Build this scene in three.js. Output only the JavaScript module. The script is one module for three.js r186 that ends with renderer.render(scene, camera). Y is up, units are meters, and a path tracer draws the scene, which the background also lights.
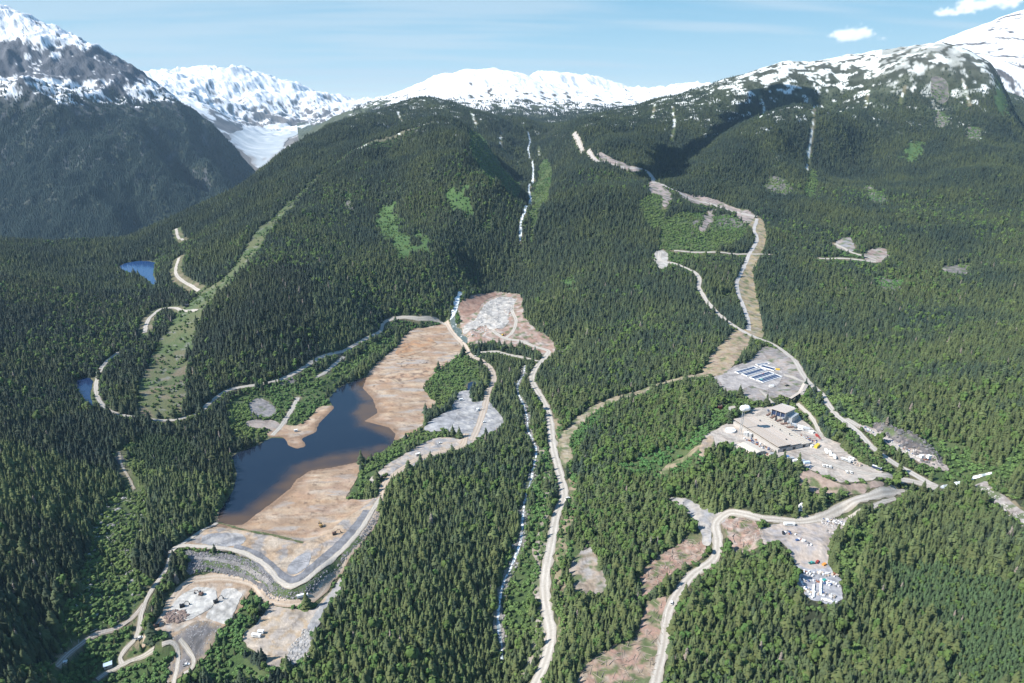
import * as THREE from 'three';
import { mergeGeometries } from 'three/addons/utils/BufferGeometryUtils.js';

// ---------------------------------------------------------------- camera, light, sky, exposure
const PITCH = 19 * Math.PI / 180, FOCAL = 683, EYE = 560;            // a drone about 450 m above the valley floor
const renderer = new THREE.WebGLRenderer({ antialias: true });
renderer.setSize(1024, 683);
renderer.toneMapping = THREE.LinearToneMapping;
renderer.toneMappingExposure = 1.92;
renderer.shadowMap.enabled = true;
const scene = new THREE.Scene();
const camera = new THREE.PerspectiveCamera(2 * Math.atan(341.5 / FOCAL) * 180 / Math.PI, 1024 / 683, 1, 60000);
camera.position.set(0, EYE, 0);
camera.rotation.x = -PITCH;

const SUN_DIR = new THREE.Vector3(-0.95, 0.92, 0.28).normalize();     // from the left, a little behind the viewer
const sun = new THREE.DirectionalLight(new THREE.Color().setRGB(1.0, 0.96, 0.89), 4.4);
sun.position.copy(SUN_DIR).multiplyScalar(6000).add(new THREE.Vector3(0, 200, -2500));
sun.target.position.set(0, 200, -2500);
sun.castShadow = true;
sun.shadow.mapSize.set(4096, 4096);
Object.assign(sun.shadow.camera, { left: -4000, right: 4000, top: 4000, bottom: -4000, near: 100, far: 14000 });
scene.add(sun, sun.target);
scene.fog = new THREE.FogExp2(new THREE.Color().setRGB(0.50, 0.75, 1.0), 2.9e-5);

// ---------------------------------------------------------------- small tools
function rngOf(seed) { let a = seed >>> 0; return () => { a = (a + 0x6D2B79F5) >>> 0; let t = a; t = Math.imul(t ^ (t >>> 15), t | 1); t ^= t + Math.imul(t ^ (t >>> 7), t | 61); return ((t ^ (t >>> 14)) >>> 0) / 4294967296; }; }
const rand = rngOf(20240611);
const lerp = (a, b, t) => a + (b - a) * t, clamp = (x, a = 0, b = 1) => Math.min(b, Math.max(a, x));
const smooth = (a, b, x) => { const t = clamp((x - a) / (b - a)); return t * t * (3 - 2 * t); };
const PERM = new Uint8Array(512); { const p = [...Array(256).keys()], r = rngOf(77); for (let i = 255; i > 0; i--) { const j = Math.floor(r() * (i + 1)); [p[i], p[j]] = [p[j], p[i]]; } for (let i = 0; i < 512; i++) PERM[i] = p[i & 255]; }
const GX = new Float32Array(256), GY = new Float32Array(256); for (let i = 0; i < 256; i++) { GX[i] = Math.cos(i * 2.399963); GY[i] = Math.sin(i * 2.399963); }
function noise(x, y) {                                                // gradient noise, about -0.7 .. 0.7
  const xi = Math.floor(x), yi = Math.floor(y), fx = x - xi, fy = y - yi, X = xi & 255, Y = yi & 255;
  const a = PERM[PERM[X] + Y], b = PERM[PERM[X + 1] + Y], c = PERM[PERM[X] + Y + 1], d = PERM[PERM[X + 1] + Y + 1];
  const u = fx * fx * fx * (fx * (fx * 6 - 15) + 10), w = fy * fy * fy * (fy * (fy * 6 - 15) + 10);
  const n0 = GX[a] * fx + GY[a] * fy, n1 = GX[b] * (fx - 1) + GY[b] * fy, n2 = GX[c] * fx + GY[c] * (fy - 1), n3 = GX[d] * (fx - 1) + GY[d] * (fy - 1);
  return lerp(lerp(n0, n1, u), lerp(n2, n3, u), w);
}
function fbm(x, y, o = 4) { let s = 0, a = 1; for (let i = 0; i < o; i++) { s += a * noise(x, y); a *= 0.5; x = x * 2.03 + 17.3; y = y * 2.03 - 9.1; } return s; }
function ridged(x, y, o = 4) { let s = 0, a = 0.6; for (let i = 0; i < o; i++) { s += a * (1 - 2 * Math.abs(noise(x, y))); a *= 0.5; x = x * 2.03 + 31.7; y = y * 2.03 + 5.3; } return s; }
const usedNames = {};
function numbered(name) { const n = usedNames[name] = (usedNames[name] ?? -1) + 1; return n ? `${name}_${String(n).padStart(3, '0')}` : name; }
function tag(o, label, category, group, kind) { if (label) o.userData.label = label; if (category) o.userData.category = category; if (group) o.userData.group = group; if (kind) o.userData.kind = kind; return o; }
function put(name, geometry, material, parent = scene) {
  const m = new THREE.Mesh(geometry, material); m.name = parent === scene ? numbered(name) : name; m.castShadow = m.receiveShadow = true; parent.add(m); return m;
}
function thing(name, label, category, [x, y, z], turn = 0, group) { const g = new THREE.Group(); g.name = numbered(name); g.position.set(x, y, z); g.rotation.y = turn; scene.add(g); return tag(g, label, category, group); }
const mat = (r, g, b, roughness = 0.9, more = {}) => new THREE.MeshStandardMaterial({ color: new THREE.Color().setRGB(r, g, b), roughness, ...more });

// the photograph's pixel (u, v) as a bearing: sideways and upward run per metre of ground distance
function bearing(u, v) { const xc = (u - 512) / FOCAL, yc = (341.5 - v) / FOCAL, f = Math.cos(PITCH) + yc * Math.sin(PITCH); return [xc / f, (yc * Math.cos(PITCH) - Math.sin(PITCH)) / f]; }
function onLevel(u, v, Y) { const [sx, sy] = bearing(u, v), D = Y / sy; return [D * sx, -D]; }             // surveyed point at height Y below the drone -> plan [x, z]

// ---------------------------------------------------------------- sky: clear air, thin cirrus, a few small fair-weather clouds
{
  const W = 4096, H = 2048, data = new Float32Array(W * H * 4), K = 1 / 1.84;
  const clouds = [], r = rngOf(9);
  const spot = (u, v, w, h, n) => { const [sx, sy] = bearing(u, v), az = Math.atan2(sx, 1), el = Math.atan2(sy, Math.hypot(1, sx)); clouds.push([az, el, w, h, n]); };
  spot(857, 36, 0.034, 0.0125, 1.3); spot(952, 13, 0.02, 0.006, 4.7); spot(982, 6, 0.036, 0.011, 8.1);
  for (let i = 0; i < 26; i++) { const az = 0.75 + r() * (2 * Math.PI - 1.5), w = 0.03 + r() * 0.07; clouds.push([az, 0.1 + r() * 0.5, w, w * 0.35, 20 + i * 3.1]); }
  for (let j = 0; j < H; j++) {
    const el = ((j + 0.5) / H - 0.5) * Math.PI, e = Math.max(0, Math.sin(el)), near = clouds.filter((c) => Math.abs(el - c[1]) < c[3] * 3);
    const t1 = Math.exp(-e / 0.058), t2 = Math.exp(-e / 0.28);
    const base = [0, 1, 2].map((c) => [0.055, 0.225, 0.56][c] + t2 * [0.26, 0.50, 0.38][c] + t1 * [0.74, 0.48, 0.20][c]);
    for (let i = 0; i < W; i++) {
      const lon = ((i + 0.5) / W - 0.5) * 2 * Math.PI;                // three.js: direction x = cos(lon), z = sin(lon)
      const az = Math.atan2(Math.cos(lon), -Math.sin(lon));          // 0 ahead of the viewer (-z), positive to the right
      let c0 = base[0], c1 = base[1], c2 = base[2];
      if (el > 0) {
        const q = 1 / (e + 0.09), px = Math.sin(az) * Math.cos(el) * q, pz = Math.cos(az) * Math.cos(el) * q;
        const streak = fbm(px * 0.5 + pz * 0.15 + 3, pz * 2.6 - px * 0.3 + 8, 5), broad = fbm(px * 0.22 + 5, pz * 0.35 + 2, 3);
        const k = smooth(-0.1, 0.7, streak * 0.85 + broad * 0.8 - 0.12 * px + 0.08) * 0.38;
        c0 = lerp(c0, 0.80, k); c1 = lerp(c1, 0.88, k); c2 = lerp(c2, 0.94, k);
        for (const [ca, ce, cw, ch, n] of near) {
          let da = az - ca; if (da > Math.PI) da -= 2 * Math.PI; if (da < -Math.PI) da += 2 * Math.PI;
          const x = da / cw, y = (el - ce) / ch; if (Math.abs(x) > 2) continue;
          const puff = fbm(da / cw * 1.7 + n, (el - ce) / ch * 0.9 + n * 2, 5) * 0.95 + fbm(da / cw * 6 + n, (el - ce) / ch * 3, 3) * 0.3;
          const d = 1 - Math.sqrt(x * x + (y < 0 ? y * y * 3.4 : y * y)) + puff, a = smooth(0.05, 0.6, d) * 0.8, lit = clamp(0.55 + y * 0.32 + puff * 0.35);
          c0 = lerp(c0, lerp(0.88, 1.75, lit), a); c1 = lerp(c1, lerp(0.96, 1.78, lit), a); c2 = lerp(c2, lerp(1.04, 1.8, lit), a);
        }
      } else { const g = smooth(0, -0.25, el); c0 = lerp(c0, 0.12, g); c1 = lerp(c1, 0.15, g); c2 = lerp(c2, 0.14, g); }
      const p = (j * W + i) * 4; data[p] = c0 * K; data[p + 1] = c1 * K; data[p + 2] = c2 * K; data[p + 3] = 1;
    }
  }
  const sky = new THREE.DataTexture(data, W, H, THREE.RGBAFormat, THREE.FloatType);
  sky.mapping = THREE.EquirectangularReflectionMapping; sky.magFilter = THREE.LinearFilter; sky.needsUpdate = true;
  scene.background = sky; scene.environment = sky;
}

// ---------------------------------------------------------------- shared textures
function grain(size, fn, srgb = false) {
  const d = new Uint8Array(size * size * 4);
  for (let j = 0; j < size; j++) for (let i = 0; i < size; i++) { const c = fn(i / size, j / size), p = (j * size + i) * 4; for (let k = 0; k < 3; k++) d[p + k] = clamp(Array.isArray(c) ? c[k] : c) * 255; d[p + 3] = 255; }
  const t = new THREE.DataTexture(d, size, size, THREE.RGBAFormat); t.wrapS = t.wrapT = THREE.RepeatWrapping; t.magFilter = THREE.LinearFilter; t.needsUpdate = true; if (srgb) t.colorSpace = THREE.SRGBColorSpace; return t;
}
function tiled(f, x, y, n) {                                          // fbm that wraps at 1
  const w = (a) => a * a * (3 - 2 * a), sx = w(x), sy = w(y);
  return lerp(lerp(f(x * n, y * n), f((x - 1) * n, y * n), sx), lerp(f(x * n, (y - 1) * n), f((x - 1) * n, (y - 1) * n), sx), sy);
}
const GRAVEL = grain(512, (x, y) => 0.84 + 0.20 * tiled((a, b) => fbm(a, b, 4), x, y, 9) + 0.22 * tiled((a, b) => fbm(a * 3 + 7, b * 3 + 1, 3), x, y, 22));
const TURF = grain(512, (x, y) => { const a = tiled((p, q) => fbm(p, q, 4), x, y, 12), b = tiled((p, q) => fbm(p * 3 + 3, q * 3, 3), x, y, 20); return [0.78 + 0.4 * a + 0.4 * b, 0.80 + 0.38 * a + 0.4 * b, 0.76 + 0.3 * a + 0.3 * b]; });
const ROCK = grain(1024, (x, y) => 0.62 + 0.34 * (tiled((a, b) => ridged(a, b, 5), x, y, 7) - 0.5) + 0.3 * tiled((a, b) => ridged(a * 1.2 + 5, b * 0.7, 4), x, y, 22) - 0.06);
const BUMP = grain(512, (x, y) => 0.5 + 0.35 * tiled((a, b) => fbm(a, b, 5), x, y, 14));
// ---------------------------------------------------------------- landform: surveyed spot heights joined by a thin-plate surface, in the coordinates (x / distance, ln distance) that keep the detail even
function thinPlate(points) {                                          // points: [s, l, value]
  const n = points.length, N = n + 3, A = Array.from({ length: N }, () => new Float64Array(N + 1));
  const U = (r2) => r2 < 1e-12 ? 0 : 0.5 * r2 * Math.log(r2);
  for (let i = 0; i < n; i++) {
    for (let j = 0; j < n; j++) { const dx = points[i][0] - points[j][0], dy = points[i][1] - points[j][1]; A[i][j] = U(dx * dx + dy * dy); }
    A[i][i] += 2e-4; A[i][n] = A[n][i] = 1; A[i][n + 1] = A[n + 1][i] = points[i][0]; A[i][n + 2] = A[n + 2][i] = points[i][1]; A[i][N] = points[i][2];
  }
  for (let c = 0; c < N; c++) {
    let p = c; for (let r = c + 1; r < N; r++) if (Math.abs(A[r][c]) > Math.abs(A[p][c])) p = r;
    [A[c], A[p]] = [A[p], A[c]];
    for (let r = c + 1; r < N; r++) { const f = A[r][c] / A[c][c]; if (f) for (let k = c; k <= N; k++) A[r][k] -= f * A[c][k]; }
  }
  const w = new Float64Array(N);
  for (let r = N - 1; r >= 0; r--) { let s = A[r][N]; for (let k = r + 1; k < N; k++) s -= A[r][k] * w[k]; w[r] = s / A[r][r]; }
  return (s, l) => { let v = w[n] + w[n + 1] * s + w[n + 2] * l; for (let i = 0; i < n; i++) { const dx = s - points[i][0], dy = l - points[i][1], r2 = dx * dx + dy * dy; if (r2 > 1e-12) v += w[i] * 0.5 * r2 * Math.log(r2); } return v; };
}
// spot heights: [u, v, k] is the place seen at that pixel; k > 0 its distance ahead, k < 0 its height below the drone. ['p', s, D, Y] is a place out of sight.
function spots(list) {
  return list.map((q) => {
    if (q[0] === 'p') return [q[1], Math.log(q[2]), q[3]];
    const [sx, sy] = bearing(q[0], q[1]), D = q[2] > 0 ? q[2] : q[2] / sy;
    return [sx, Math.log(D), D * sy];
  });
}
class Land {
  constructor({ s0, s1, d0, d1, ns, nl, points, rough, coarse = 150 }) {
    Object.assign(this, { s0, s1, ns, nl, d0, d1, l0: Math.log(d0) }); this.ds = (s1 - s0) / (ns - 1); this.dl = (Math.log(d1) - this.l0) / (nl - 1);
    const f = thinPlate(spots(points)), M = coarse, C = new Float32Array((M + 3) * (M + 3));
    for (let j = 0; j < M + 3; j++) for (let i = 0; i < M + 3; i++) C[j * (M + 3) + i] = f(s0 + (s1 - s0) * (i - 1) / (M - 1), this.l0 + (Math.log(d1) - this.l0) * (j - 1) / (M - 1));
    const cr = (a, b, c, d, t) => b + 0.5 * t * (c - a + t * (2 * a - 5 * b + 4 * c - d + t * (3 * (b - c) + d - a)));
    this.H = new Float32Array(ns * nl);
    for (let j = 0; j < nl; j++) {
      const y = j / (nl - 1) * (M - 1), yj = Math.min(Math.floor(y), M - 2), ty = y - yj, D = Math.exp(this.l0 + j * this.dl);
      for (let i = 0; i < ns; i++) {
        const x = i / (ns - 1) * (M - 1), xi = Math.min(Math.floor(x), M - 2), tx = x - xi, o = yj * (M + 3) + xi, R = M + 3, s = s0 + i * this.ds;
        const row = (k) => cr(C[o + k * R], C[o + k * R + 1], C[o + k * R + 2], C[o + k * R + 3], tx), h = cr(row(0), row(1), row(2), row(3), ty);
        this.H[j * ns + i] = EYE + h + rough(s * D, -D, D, h, s);
      }
    }
  }
  each(fn) { for (let j = 0; j < this.nl; j++) { const D = Math.exp(this.l0 + j * this.dl); for (let i = 0; i < this.ns; i++) { const k = j * this.ns + i, r = fn((this.s0 + i * this.ds) * D, -D, this.H[k], D, k); if (r !== undefined) this.H[k] = r; } } }
  height(x, z) {
    const D = Math.max(this.d0, -z), a = clamp((x / D - this.s0) / this.ds, 0, this.ns - 1.001), b = clamp((Math.log(D) - this.l0) / this.dl, 0, this.nl - 1.001), i = Math.floor(a), j = Math.floor(b), t = a - i, q = b - j, k = j * this.ns + i, H = this.H;
    return lerp(lerp(H[k], H[k + 1], t), lerp(H[k + this.ns], H[k + this.ns + 1], t), q);
  }
  normal(x, z, e) { const n = new THREE.Vector3(this.height(x - e, z) - this.height(x + e, z), 2 * e, this.height(x, z - e) - this.height(x, z + e)); return n.normalize(); }
  spot(u, v) {                                                        // where the sight line of a surveyed pixel meets the ground -> plan [x, z]
    const [sx, sy] = bearing(u, v); let a = this.d0, hit = 0;
    for (let D = this.d0; D < this.d1; D *= 1.006) { if (EYE + D * sy < this.height(D * sx, -D)) { hit = D; break; } a = D; }
    if (!hit) { hit = a; console.log('no ground at', u, v); }
    let b = hit; for (let i = 0; i < 18; i++) { const m = (a + b) / 2; if (EYE + m * sy < this.height(m * sx, -m)) b = m; else a = m; }
    return [b * sx, -b];
  }
  mesh(name, label, color, material, metre) {
    const { ns, nl } = this, P = new Float32Array(ns * nl * 3), C = new Float32Array(ns * nl * 3), UV = new Float32Array(ns * nl * 2), I = new Uint32Array((ns - 1) * (nl - 1) * 6);
    this.each((x, z, y, D, k) => { P[k * 3] = x; P[k * 3 + 1] = y; P[k * 3 + 2] = z; UV[k * 2] = x / metre; UV[k * 2 + 1] = z / metre; });
    let n = 0; for (let j = 0; j < nl - 1; j++) for (let i = 0; i < ns - 1; i++) { const k = j * ns + i; I[n++] = k; I[n++] = k + 1; I[n++] = k + ns; I[n++] = k + 1; I[n++] = k + ns + 1; I[n++] = k + ns; }
    const g = new THREE.BufferGeometry(); g.setAttribute('position', new THREE.BufferAttribute(P, 3)); g.setAttribute('uv', new THREE.BufferAttribute(UV, 2)); g.setIndex(new THREE.BufferAttribute(I, 1)); g.computeVertexNormals();
    const N = g.attributes.normal.array, c = [0, 0, 0];
    this.each((x, z, y, D, k) => { color(x, z, y, D, N[k * 3 + 1], c, N[k * 3], N[k * 3 + 2]); C[k * 3] = c[0]; C[k * 3 + 1] = c[1]; C[k * 3 + 2] = c[2]; });
    g.setAttribute('color', new THREE.BufferAttribute(C, 3));
    return tag(put(name, g, material), label, null, null, 'structure');
  }
}
const mix3 = (out, a, b, t) => { out[0] = lerp(a[0], b[0], t); out[1] = lerp(a[1], b[1], t); out[2] = lerp(a[2], b[2], t); return out; };

const VALLEY = [                                                       // the valley, its side slopes and the ridges that close it
  // pond, tailings, dam benches
  [385, 380, -450], [370, 430, -450], [290, 440, -450], [235, 460, -450], [215, 525, -449], [260, 500, -450], [330, 465, -450], [430, 340, -446], [400, 395, -449], [455, 330, -442], [255, 515, -449],
  [365, 490, -447], [200, 545, -444], [290, 584, -444], [385, 495, -444], [470, 420, -441], [490, 380, -441], [445, 322, -438], [290, 606, -455], [235, 600, -457], [200, 620, -459], [262, 650, -459], [205, 660, -466], [180, 683, -470], [170, 610, -458], [330, 600, -456], [372, 535, -450],
  // lower left
  [108, 668, -478], [140, 635, -466], [150, 590, -452], [185, 540, -444], [60, 650, -462], [100, 560, -449], [60, 600, -436], [0, 560, -412], [0, 683, -430], [0, 620, -420], [0, 450, -395], [0, 350, -382], [60, 420, -412], [120, 480, -440], [190, 490, -444], [205, 440, -440], [130, 430, -424], [40, 510, -412], ['p', -1.2, 420, -405], ['p', -1.2, 900, -345], ['p', -1.2, 1600, -310],
  // the north pond road and the small pond beside it
  [85, 390, -418], [100, 385, -416], [150, 417, -427], [195, 414, -430], [230, 388, -432], [280, 378, -432], [340, 352, -434], [385, 322, -434], [150, 320, -405], [180, 300, -400], [138, 270, -398], [120, 352, -412],
  [0, 300, -362], [0, 246, 1900], [60, 250, 1900], [110, 245, 1980], [165, 238, 2050], [60, 300, -385], ['p', -0.75, 2600, -520], ['p', -0.55, 2700, -560], ['p', -0.75, 4000, -760], ['p', -0.5, 4000, -760], ['p', -1.1, 2600, -480],
  // hill to the left of the gorge: left skyline, face, back
  [185, 226, 2120], [200, 215, 2200], [225, 197, 2330], [250, 180, 2450], [275, 165, 2560], [300, 150, 2660], [325, 134, 2900], [350, 119, 3150], [375, 110, 3450], [400, 105, 3750], [440, 103, 3850], [480, 112, 3700], [350, 130, 2950], [400, 118, 3380], [440, 113, 3450],
  [350, 151, 2380], [372, 141, 2500], [392, 134, 2600], [415, 127, 2680], [436, 122, 2740], [465, 126, 2680], ['p', -0.163, 2950, -138], ['p', -0.10, 3080, -104], ['p', -0.06, 3000, -112], ['p', -0.21, 2720, -165],
  ['p', -0.43, 3000, -560], ['p', -0.36, 3400, -560], ['p', -0.28, 3700, -500], ['p', -0.24, 4100, -420], ['p', -0.36, 4600, -760], ['p', -0.2, 4900, -640], ['p', -0.1, 4700, -120], ['p', -0.05, 5300, -100],
  [220, 300, 1300], [260, 260, 1500], [300, 320, 1230], [300, 300, 1320], [300, 240, 1640], [300, 190, 2080], [350, 300, 1370], [350, 250, 1600], [350, 190, 2020], [350, 150, 2420], [400, 280, 1480], [400, 220, 1800], [400, 160, 2280], [450, 250, 1620], [450, 190, 1860], [448, 152, 2170], [480, 200, 1800], [480, 166, 2020], [500, 186, 1890], [511, 206, 1820], [474, 142, 2300], [250, 330, 1150], [180, 380, -420], [200, 350, -408], [240, 230, 1780], [260, 200, 2100],
  // gorge and creek
  [453, 316, -432], [480, 290, -420], [505, 262, 1690], [521, 240, 1950], [523, 217, 2260], [529, 193, 2660], [532, 168, 3050], [529, 140, 3420], [527, 123, 3650],
  [523, 372, -442], [520, 395, -443], [527, 417, -445], [535, 455, -448], [523, 520, -457], [500, 590, -476], [500, 650, -488], [495, 700, -494], [470, 330, -434],
  // right of the gorge
  [500, 300, -424], [520, 300, -418], [548, 345, -430], [550, 300, 1420], [560, 240, 1700], [552, 205, 1900], [568, 200, 1930], [566, 170, 2220], [620, 300, 1380], [620, 220, 1740], [620, 185, 2000], [600, 150, 2500], [575, 138, 2780], [610, 160, 2450], [650, 178, 2240], [700, 200, 1990], [755, 216, 1820], [760, 240, 1660], [745, 290, 1380], [740, 330, 1180], [698, 280, 1400], [660, 256, 1540],
  [565, 130, 3000], [600, 126, 3100], [640, 114, 3300], [600, 119, 3500], [625, 110, 3600], [560, 122, 3600], [500, 122, 3400], ['p', 0.0, 4200, -190], ['p', 0.08, 4200, -190], ['p', 0.14, 4300, -150],
  // the middle rise, main road, bottom
  [555, 430, -440], [562, 490, -449], [547, 560, -459], [548, 620, -466], [535, 683, -472], [570, 440, -438], [640, 390, -418], [600, 400, -428], [640, 450, -424], [700, 450, -404], [600, 520, -445], [640, 520, -434], [590, 580, -455], [620, 620, -454], [640, 350, -402], [560, 380, -432],
  [400, 560, -446], [440, 480, -444], [450, 540, -450], [400, 640, -456], [330, 660, -461], [470, 600, -464], [420, 700, -464], [350, 740, -470], [540, 740, -482],
  // mill terrace, lower road, lower right
  [770, 430, -390], [720, 430, -392], [800, 460, -391], [755, 373, -386], [800, 360, -381], [715, 375, -388], [850, 422, -383], [900, 466, -398], [937, 487, -407], [970, 482, -404], [1015, 515, -402], [870, 478, -394], [770, 490, -399], [730, 480, -400], [835, 497, -400], [720, 512, -415], [780, 521, -408], [820, 518, -402], [845, 508, -400], [868, 498, -398], [884, 492, -401], [790, 540, -412], [820, 590, -420], [670, 592, -440], [655, 683, -449], [700, 560, -432], [720, 600, -438], [800, 660, -446], [900, 560, -418], [1000, 540, -404], [900, 640, -436], [1000, 620, -418], [1000, 690, -424], [850, 720, -446], [660, 760, -455], [1000, 790, -430], [700, 800, -458],
  [920, 440, -384], [960, 430, -376], [1015, 450, -372],
  // right-hand forest bench and the mountain above it
  [850, 360, 1060], [950, 380, -360], [1020, 390, -350], [850, 300, 1330], [950, 300, 1290], [1020, 300, 1250], [800, 250, 1610], [850, 245, 1620], [900, 240, 1660], [960, 232, 1690], [1020, 228, 1700], [800, 205, 1940], [850, 205, 1960], [900, 195, 2060], [960, 178, 2200], [1020, 160, 2300], [830, 190, 2200],
  [850, 150, 2620], [900, 150, 2600], [960, 140, 2620], [850, 115, 2900], [900, 100, 2950], [950, 100, 2900], [1000, 120, 2750], [760, 180, 2200], [764, 132, 2480], [738, 150, 2330], [716, 168, 2220], [722, 124, 2960], [692, 150, 2740], [680, 120, 3060], [662, 172, 2400], [794, 104, 2760], [808, 130, 2960], [806, 166, 2480], [846, 130, 2620], [780, 160, 2280],
  [660, 100, 3420], [690, 92, 3500], [720, 81, 3520], [745, 75, 3500], [775, 66, 3440], [805, 69, 3380], [840, 66, 3360], [880, 58, 3340], [915, 49, 3300], [943, 43, 3270], [968, 51, 3200], [985, 62, 3150], [1000, 76, 3080], [1010, 105, 2950], [1020, 135, 2800], [1040, 150, 2700],
  ['p', 0.2, 4500, -120], ['p', 0.35, 4500, -60], ['p', 0.5, 4300, 60], ['p', 0.62, 4200, 120], ['p', 0.70, 3250, -60], ['p', 0.71, 3000, -120], ['p', 0.75, 3600, -120], ['p', 0.8, 2800, -150], ['p', 0.9, 2000, -230], ['p', 1.1, 1500, -240], ['p', 1.2, 900, -320], ['p', 1.2, 500, -360], ['p', 1.1, 3400, -150], ['p', 0.3, 5400, -200], ['p', 0.7, 5400, -100],
  ['p', 0, 230, -520], ['p', -0.8, 230, -440], ['p', 0.8, 230, -440], ['p', -0.5, 300, -470], ['p', 0.4, 300, -468],
];
const land = new Land({ s0: -1.15, s1: 1.15, d0: 230, d1: 5200, ns: 880, nl: 860, points: VALLEY, coarse: 190, rough(x, z, D, h, s) {
  const far = smooth(1000, 2300, D), high = smooth(-330, -80, h), open = smooth(1300, 1700, D);
  const crest = smooth(-20, -140, h) * 0.6 + 0.4;
  return (fbm(x / 95, z / 95, 4) * 3.6) * (0.5 + far) + fbm(x / 330 + 4, z / 330, 4) * 30 * far * crest + (ridged(x / 420 + 2, z / 520 + 7, 4) - 0.62) * 44 * high * open * crest + (ridged(x / 150 + 5, z / 620, 3) - 0.6) * 17 * high * open * crest + (ridged(x / 110, z / 110, 3) - 0.6) * 10 * smooth(-60, 120, h);
} });

// ---------------------------------------------------------------- level ground made by people and water
class Area {                                                           // a closed outline in plan
  constructor(pts) {
    this.pts = pts; this.x0 = Math.min(...pts.map((p) => p[0])); this.x1 = Math.max(...pts.map((p) => p[0])); this.z0 = Math.min(...pts.map((p) => p[1])); this.z1 = Math.max(...pts.map((p) => p[1]));
    this.cx = (this.x0 + this.x1) / 2; this.cz = (this.z0 + this.z1) / 2;
  }
  sdf(x, z) {                                                          // metres outside (+) or inside (-)
    const p = this.pts; let best = 1e18, inside = false;
    for (let i = 0, j = p.length - 1; i < p.length; j = i++) {
      const ax = p[j][0], az = p[j][1], bx = p[i][0], bz = p[i][1], ex = bx - ax, ez = bz - az, t = clamp(((x - ax) * ex + (z - az) * ez) / (ex * ex + ez * ez + 1e-9)), dx = x - ax - ex * t, dz = z - az - ez * t;
      best = Math.min(best, dx * dx + dz * dz);
      if ((bz > z) !== (az > z) && x < (ax - bx) * (z - bz) / (az - bz) + bx) inside = !inside;
    }
    return inside ? -Math.sqrt(best) : Math.sqrt(best);
  }
  near(x, z, m) { return x > this.x0 - m && x < this.x1 + m && z > this.z0 - m && z < this.z1 + m; }
}
class Line {                                                           // a smooth centre line in plan with a half width
  constructor(pts, half) {
    const n = pts.length, c = new THREE.CatmullRomCurve3(pts.map((p) => new THREE.Vector3(p[0], 0, p[1])), false, 'centripetal');
    this.half = half; const len = c.getLength(), m = Math.max(n * 3, Math.round(len / Math.max(4, -pts[0][1] * 0.005))); this.pts = c.getSpacedPoints(m).map((p) => [p.x, p.z]); this.length = len;
    this.x0 = Math.min(...this.pts.map((p) => p[0])); this.x1 = Math.max(...this.pts.map((p) => p[0])); this.z0 = Math.min(...this.pts.map((p) => p[1])); this.z1 = Math.max(...this.pts.map((p) => p[1]));
  }
  near(x, z, m) { m += this.half; return x > this.x0 - m && x < this.x1 + m && z > this.z0 - m && z < this.z1 + m; }
  sdf(x, z) { let best = 1e18; const p = this.pts; for (let i = 1; i < p.length; i++) { const ax = p[i - 1][0], az = p[i - 1][1], ex = p[i][0] - ax, ez = p[i][1] - az, t = clamp(((x - ax) * ex + (z - az) * ez) / (ex * ex + ez * ez + 1e-9)), dx = x - ax - ex * t, dz = z - az - ez * t; best = Math.min(best, dx * dx + dz * dz); } return Math.sqrt(best) - this.half; }
}
const pairs = (a) => { const o = []; for (let i = 0; i < a.length; i += 2) o.push([a[i], a[i + 1]]); return o; };
const rounded = (p) => { const o = [], n = p.length; for (let i = 0; i < n; i++) { const A = p[(i + n - 1) % n], B = p[i], C = p[(i + 1) % n], E = p[(i + 2) % n]; for (let k = 0; k < 3; k++) { const t = k / 3; o.push([0, 1].map((m) => { const a = A[m], b = B[m], c = C[m], d = E[m]; return b + 0.5 * t * (c - a + t * (2 * a - 5 * b + 4 * c - d + t * (3 * (b - c) + d - a))); })); } } return o; };
const levelArea = (Y, a) => new Area(pairs(a).map(([u, v]) => onLevel(u, v, Y)));
function level(area, Y, blend, wobble = 0) {
  land.each((x, z, y, D) => { if (area.near(x, z, blend)) { const d = area.sdf(x, z); if (d < blend) return lerp(EYE + Y + wobble * fbm(x / 22, z / 22, 3), y, smooth(0, blend, d)); } });
}
const POND = levelArea(-450, [368, 377, 364, 388, 374, 399, 379, 413, 366, 421, 390, 427, 397, 434, 394, 443, 381, 452, 361, 462, 332, 468, 311, 471, 297, 480, 291, 489, 273, 503, 254, 517, 244, 525, 230, 526, 217, 523, 219, 512, 227, 500, 233, 490, 237, 474, 232, 457, 237, 453, 258, 445, 270, 438, 286, 438, 289, 445, 297, 448, 305, 446, 301, 438, 315, 432, 318, 423, 333, 408, 329, 398, 338, 388, 355, 380]);
const SAND_NORTH = levelArea(-448, [366, 375, 376, 364, 388, 354, 398, 346, 403, 337, 413, 329, 430, 327, 444, 324, 452, 334, 462, 347, 461, 354, 447, 364, 432, 376, 423, 388, 430, 398, 437, 402, 425, 414, 424, 427, 412, 434, 404, 438, 396, 440, 380, 430, 362, 424, 356, 412, 366, 400, 356, 388]);
const SAND_SOUTH = levelArea(-448.6, [381, 448, 361, 461, 358, 476, 345, 500, 366, 500, 376, 500, 356, 520, 338, 540, 318, 555, 301, 568, 286, 570, 262, 552, 240, 545, 218, 536, 212, 528, 219, 518, 244, 516, 268, 498, 288, 478, 300, 466, 330, 456]);
const DAM_FILL = levelArea(-445, [205, 531, 217, 524, 246, 531, 270, 535, 302, 543, 323, 537, 346, 518, 366, 506, 376, 498, 381, 500, 362, 530, 341, 554, 320, 571, 301, 585, 291, 588, 280, 583, 267, 569, 251, 559, 230, 552, 198, 549.5, 180, 547, 190, 538]);
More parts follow.
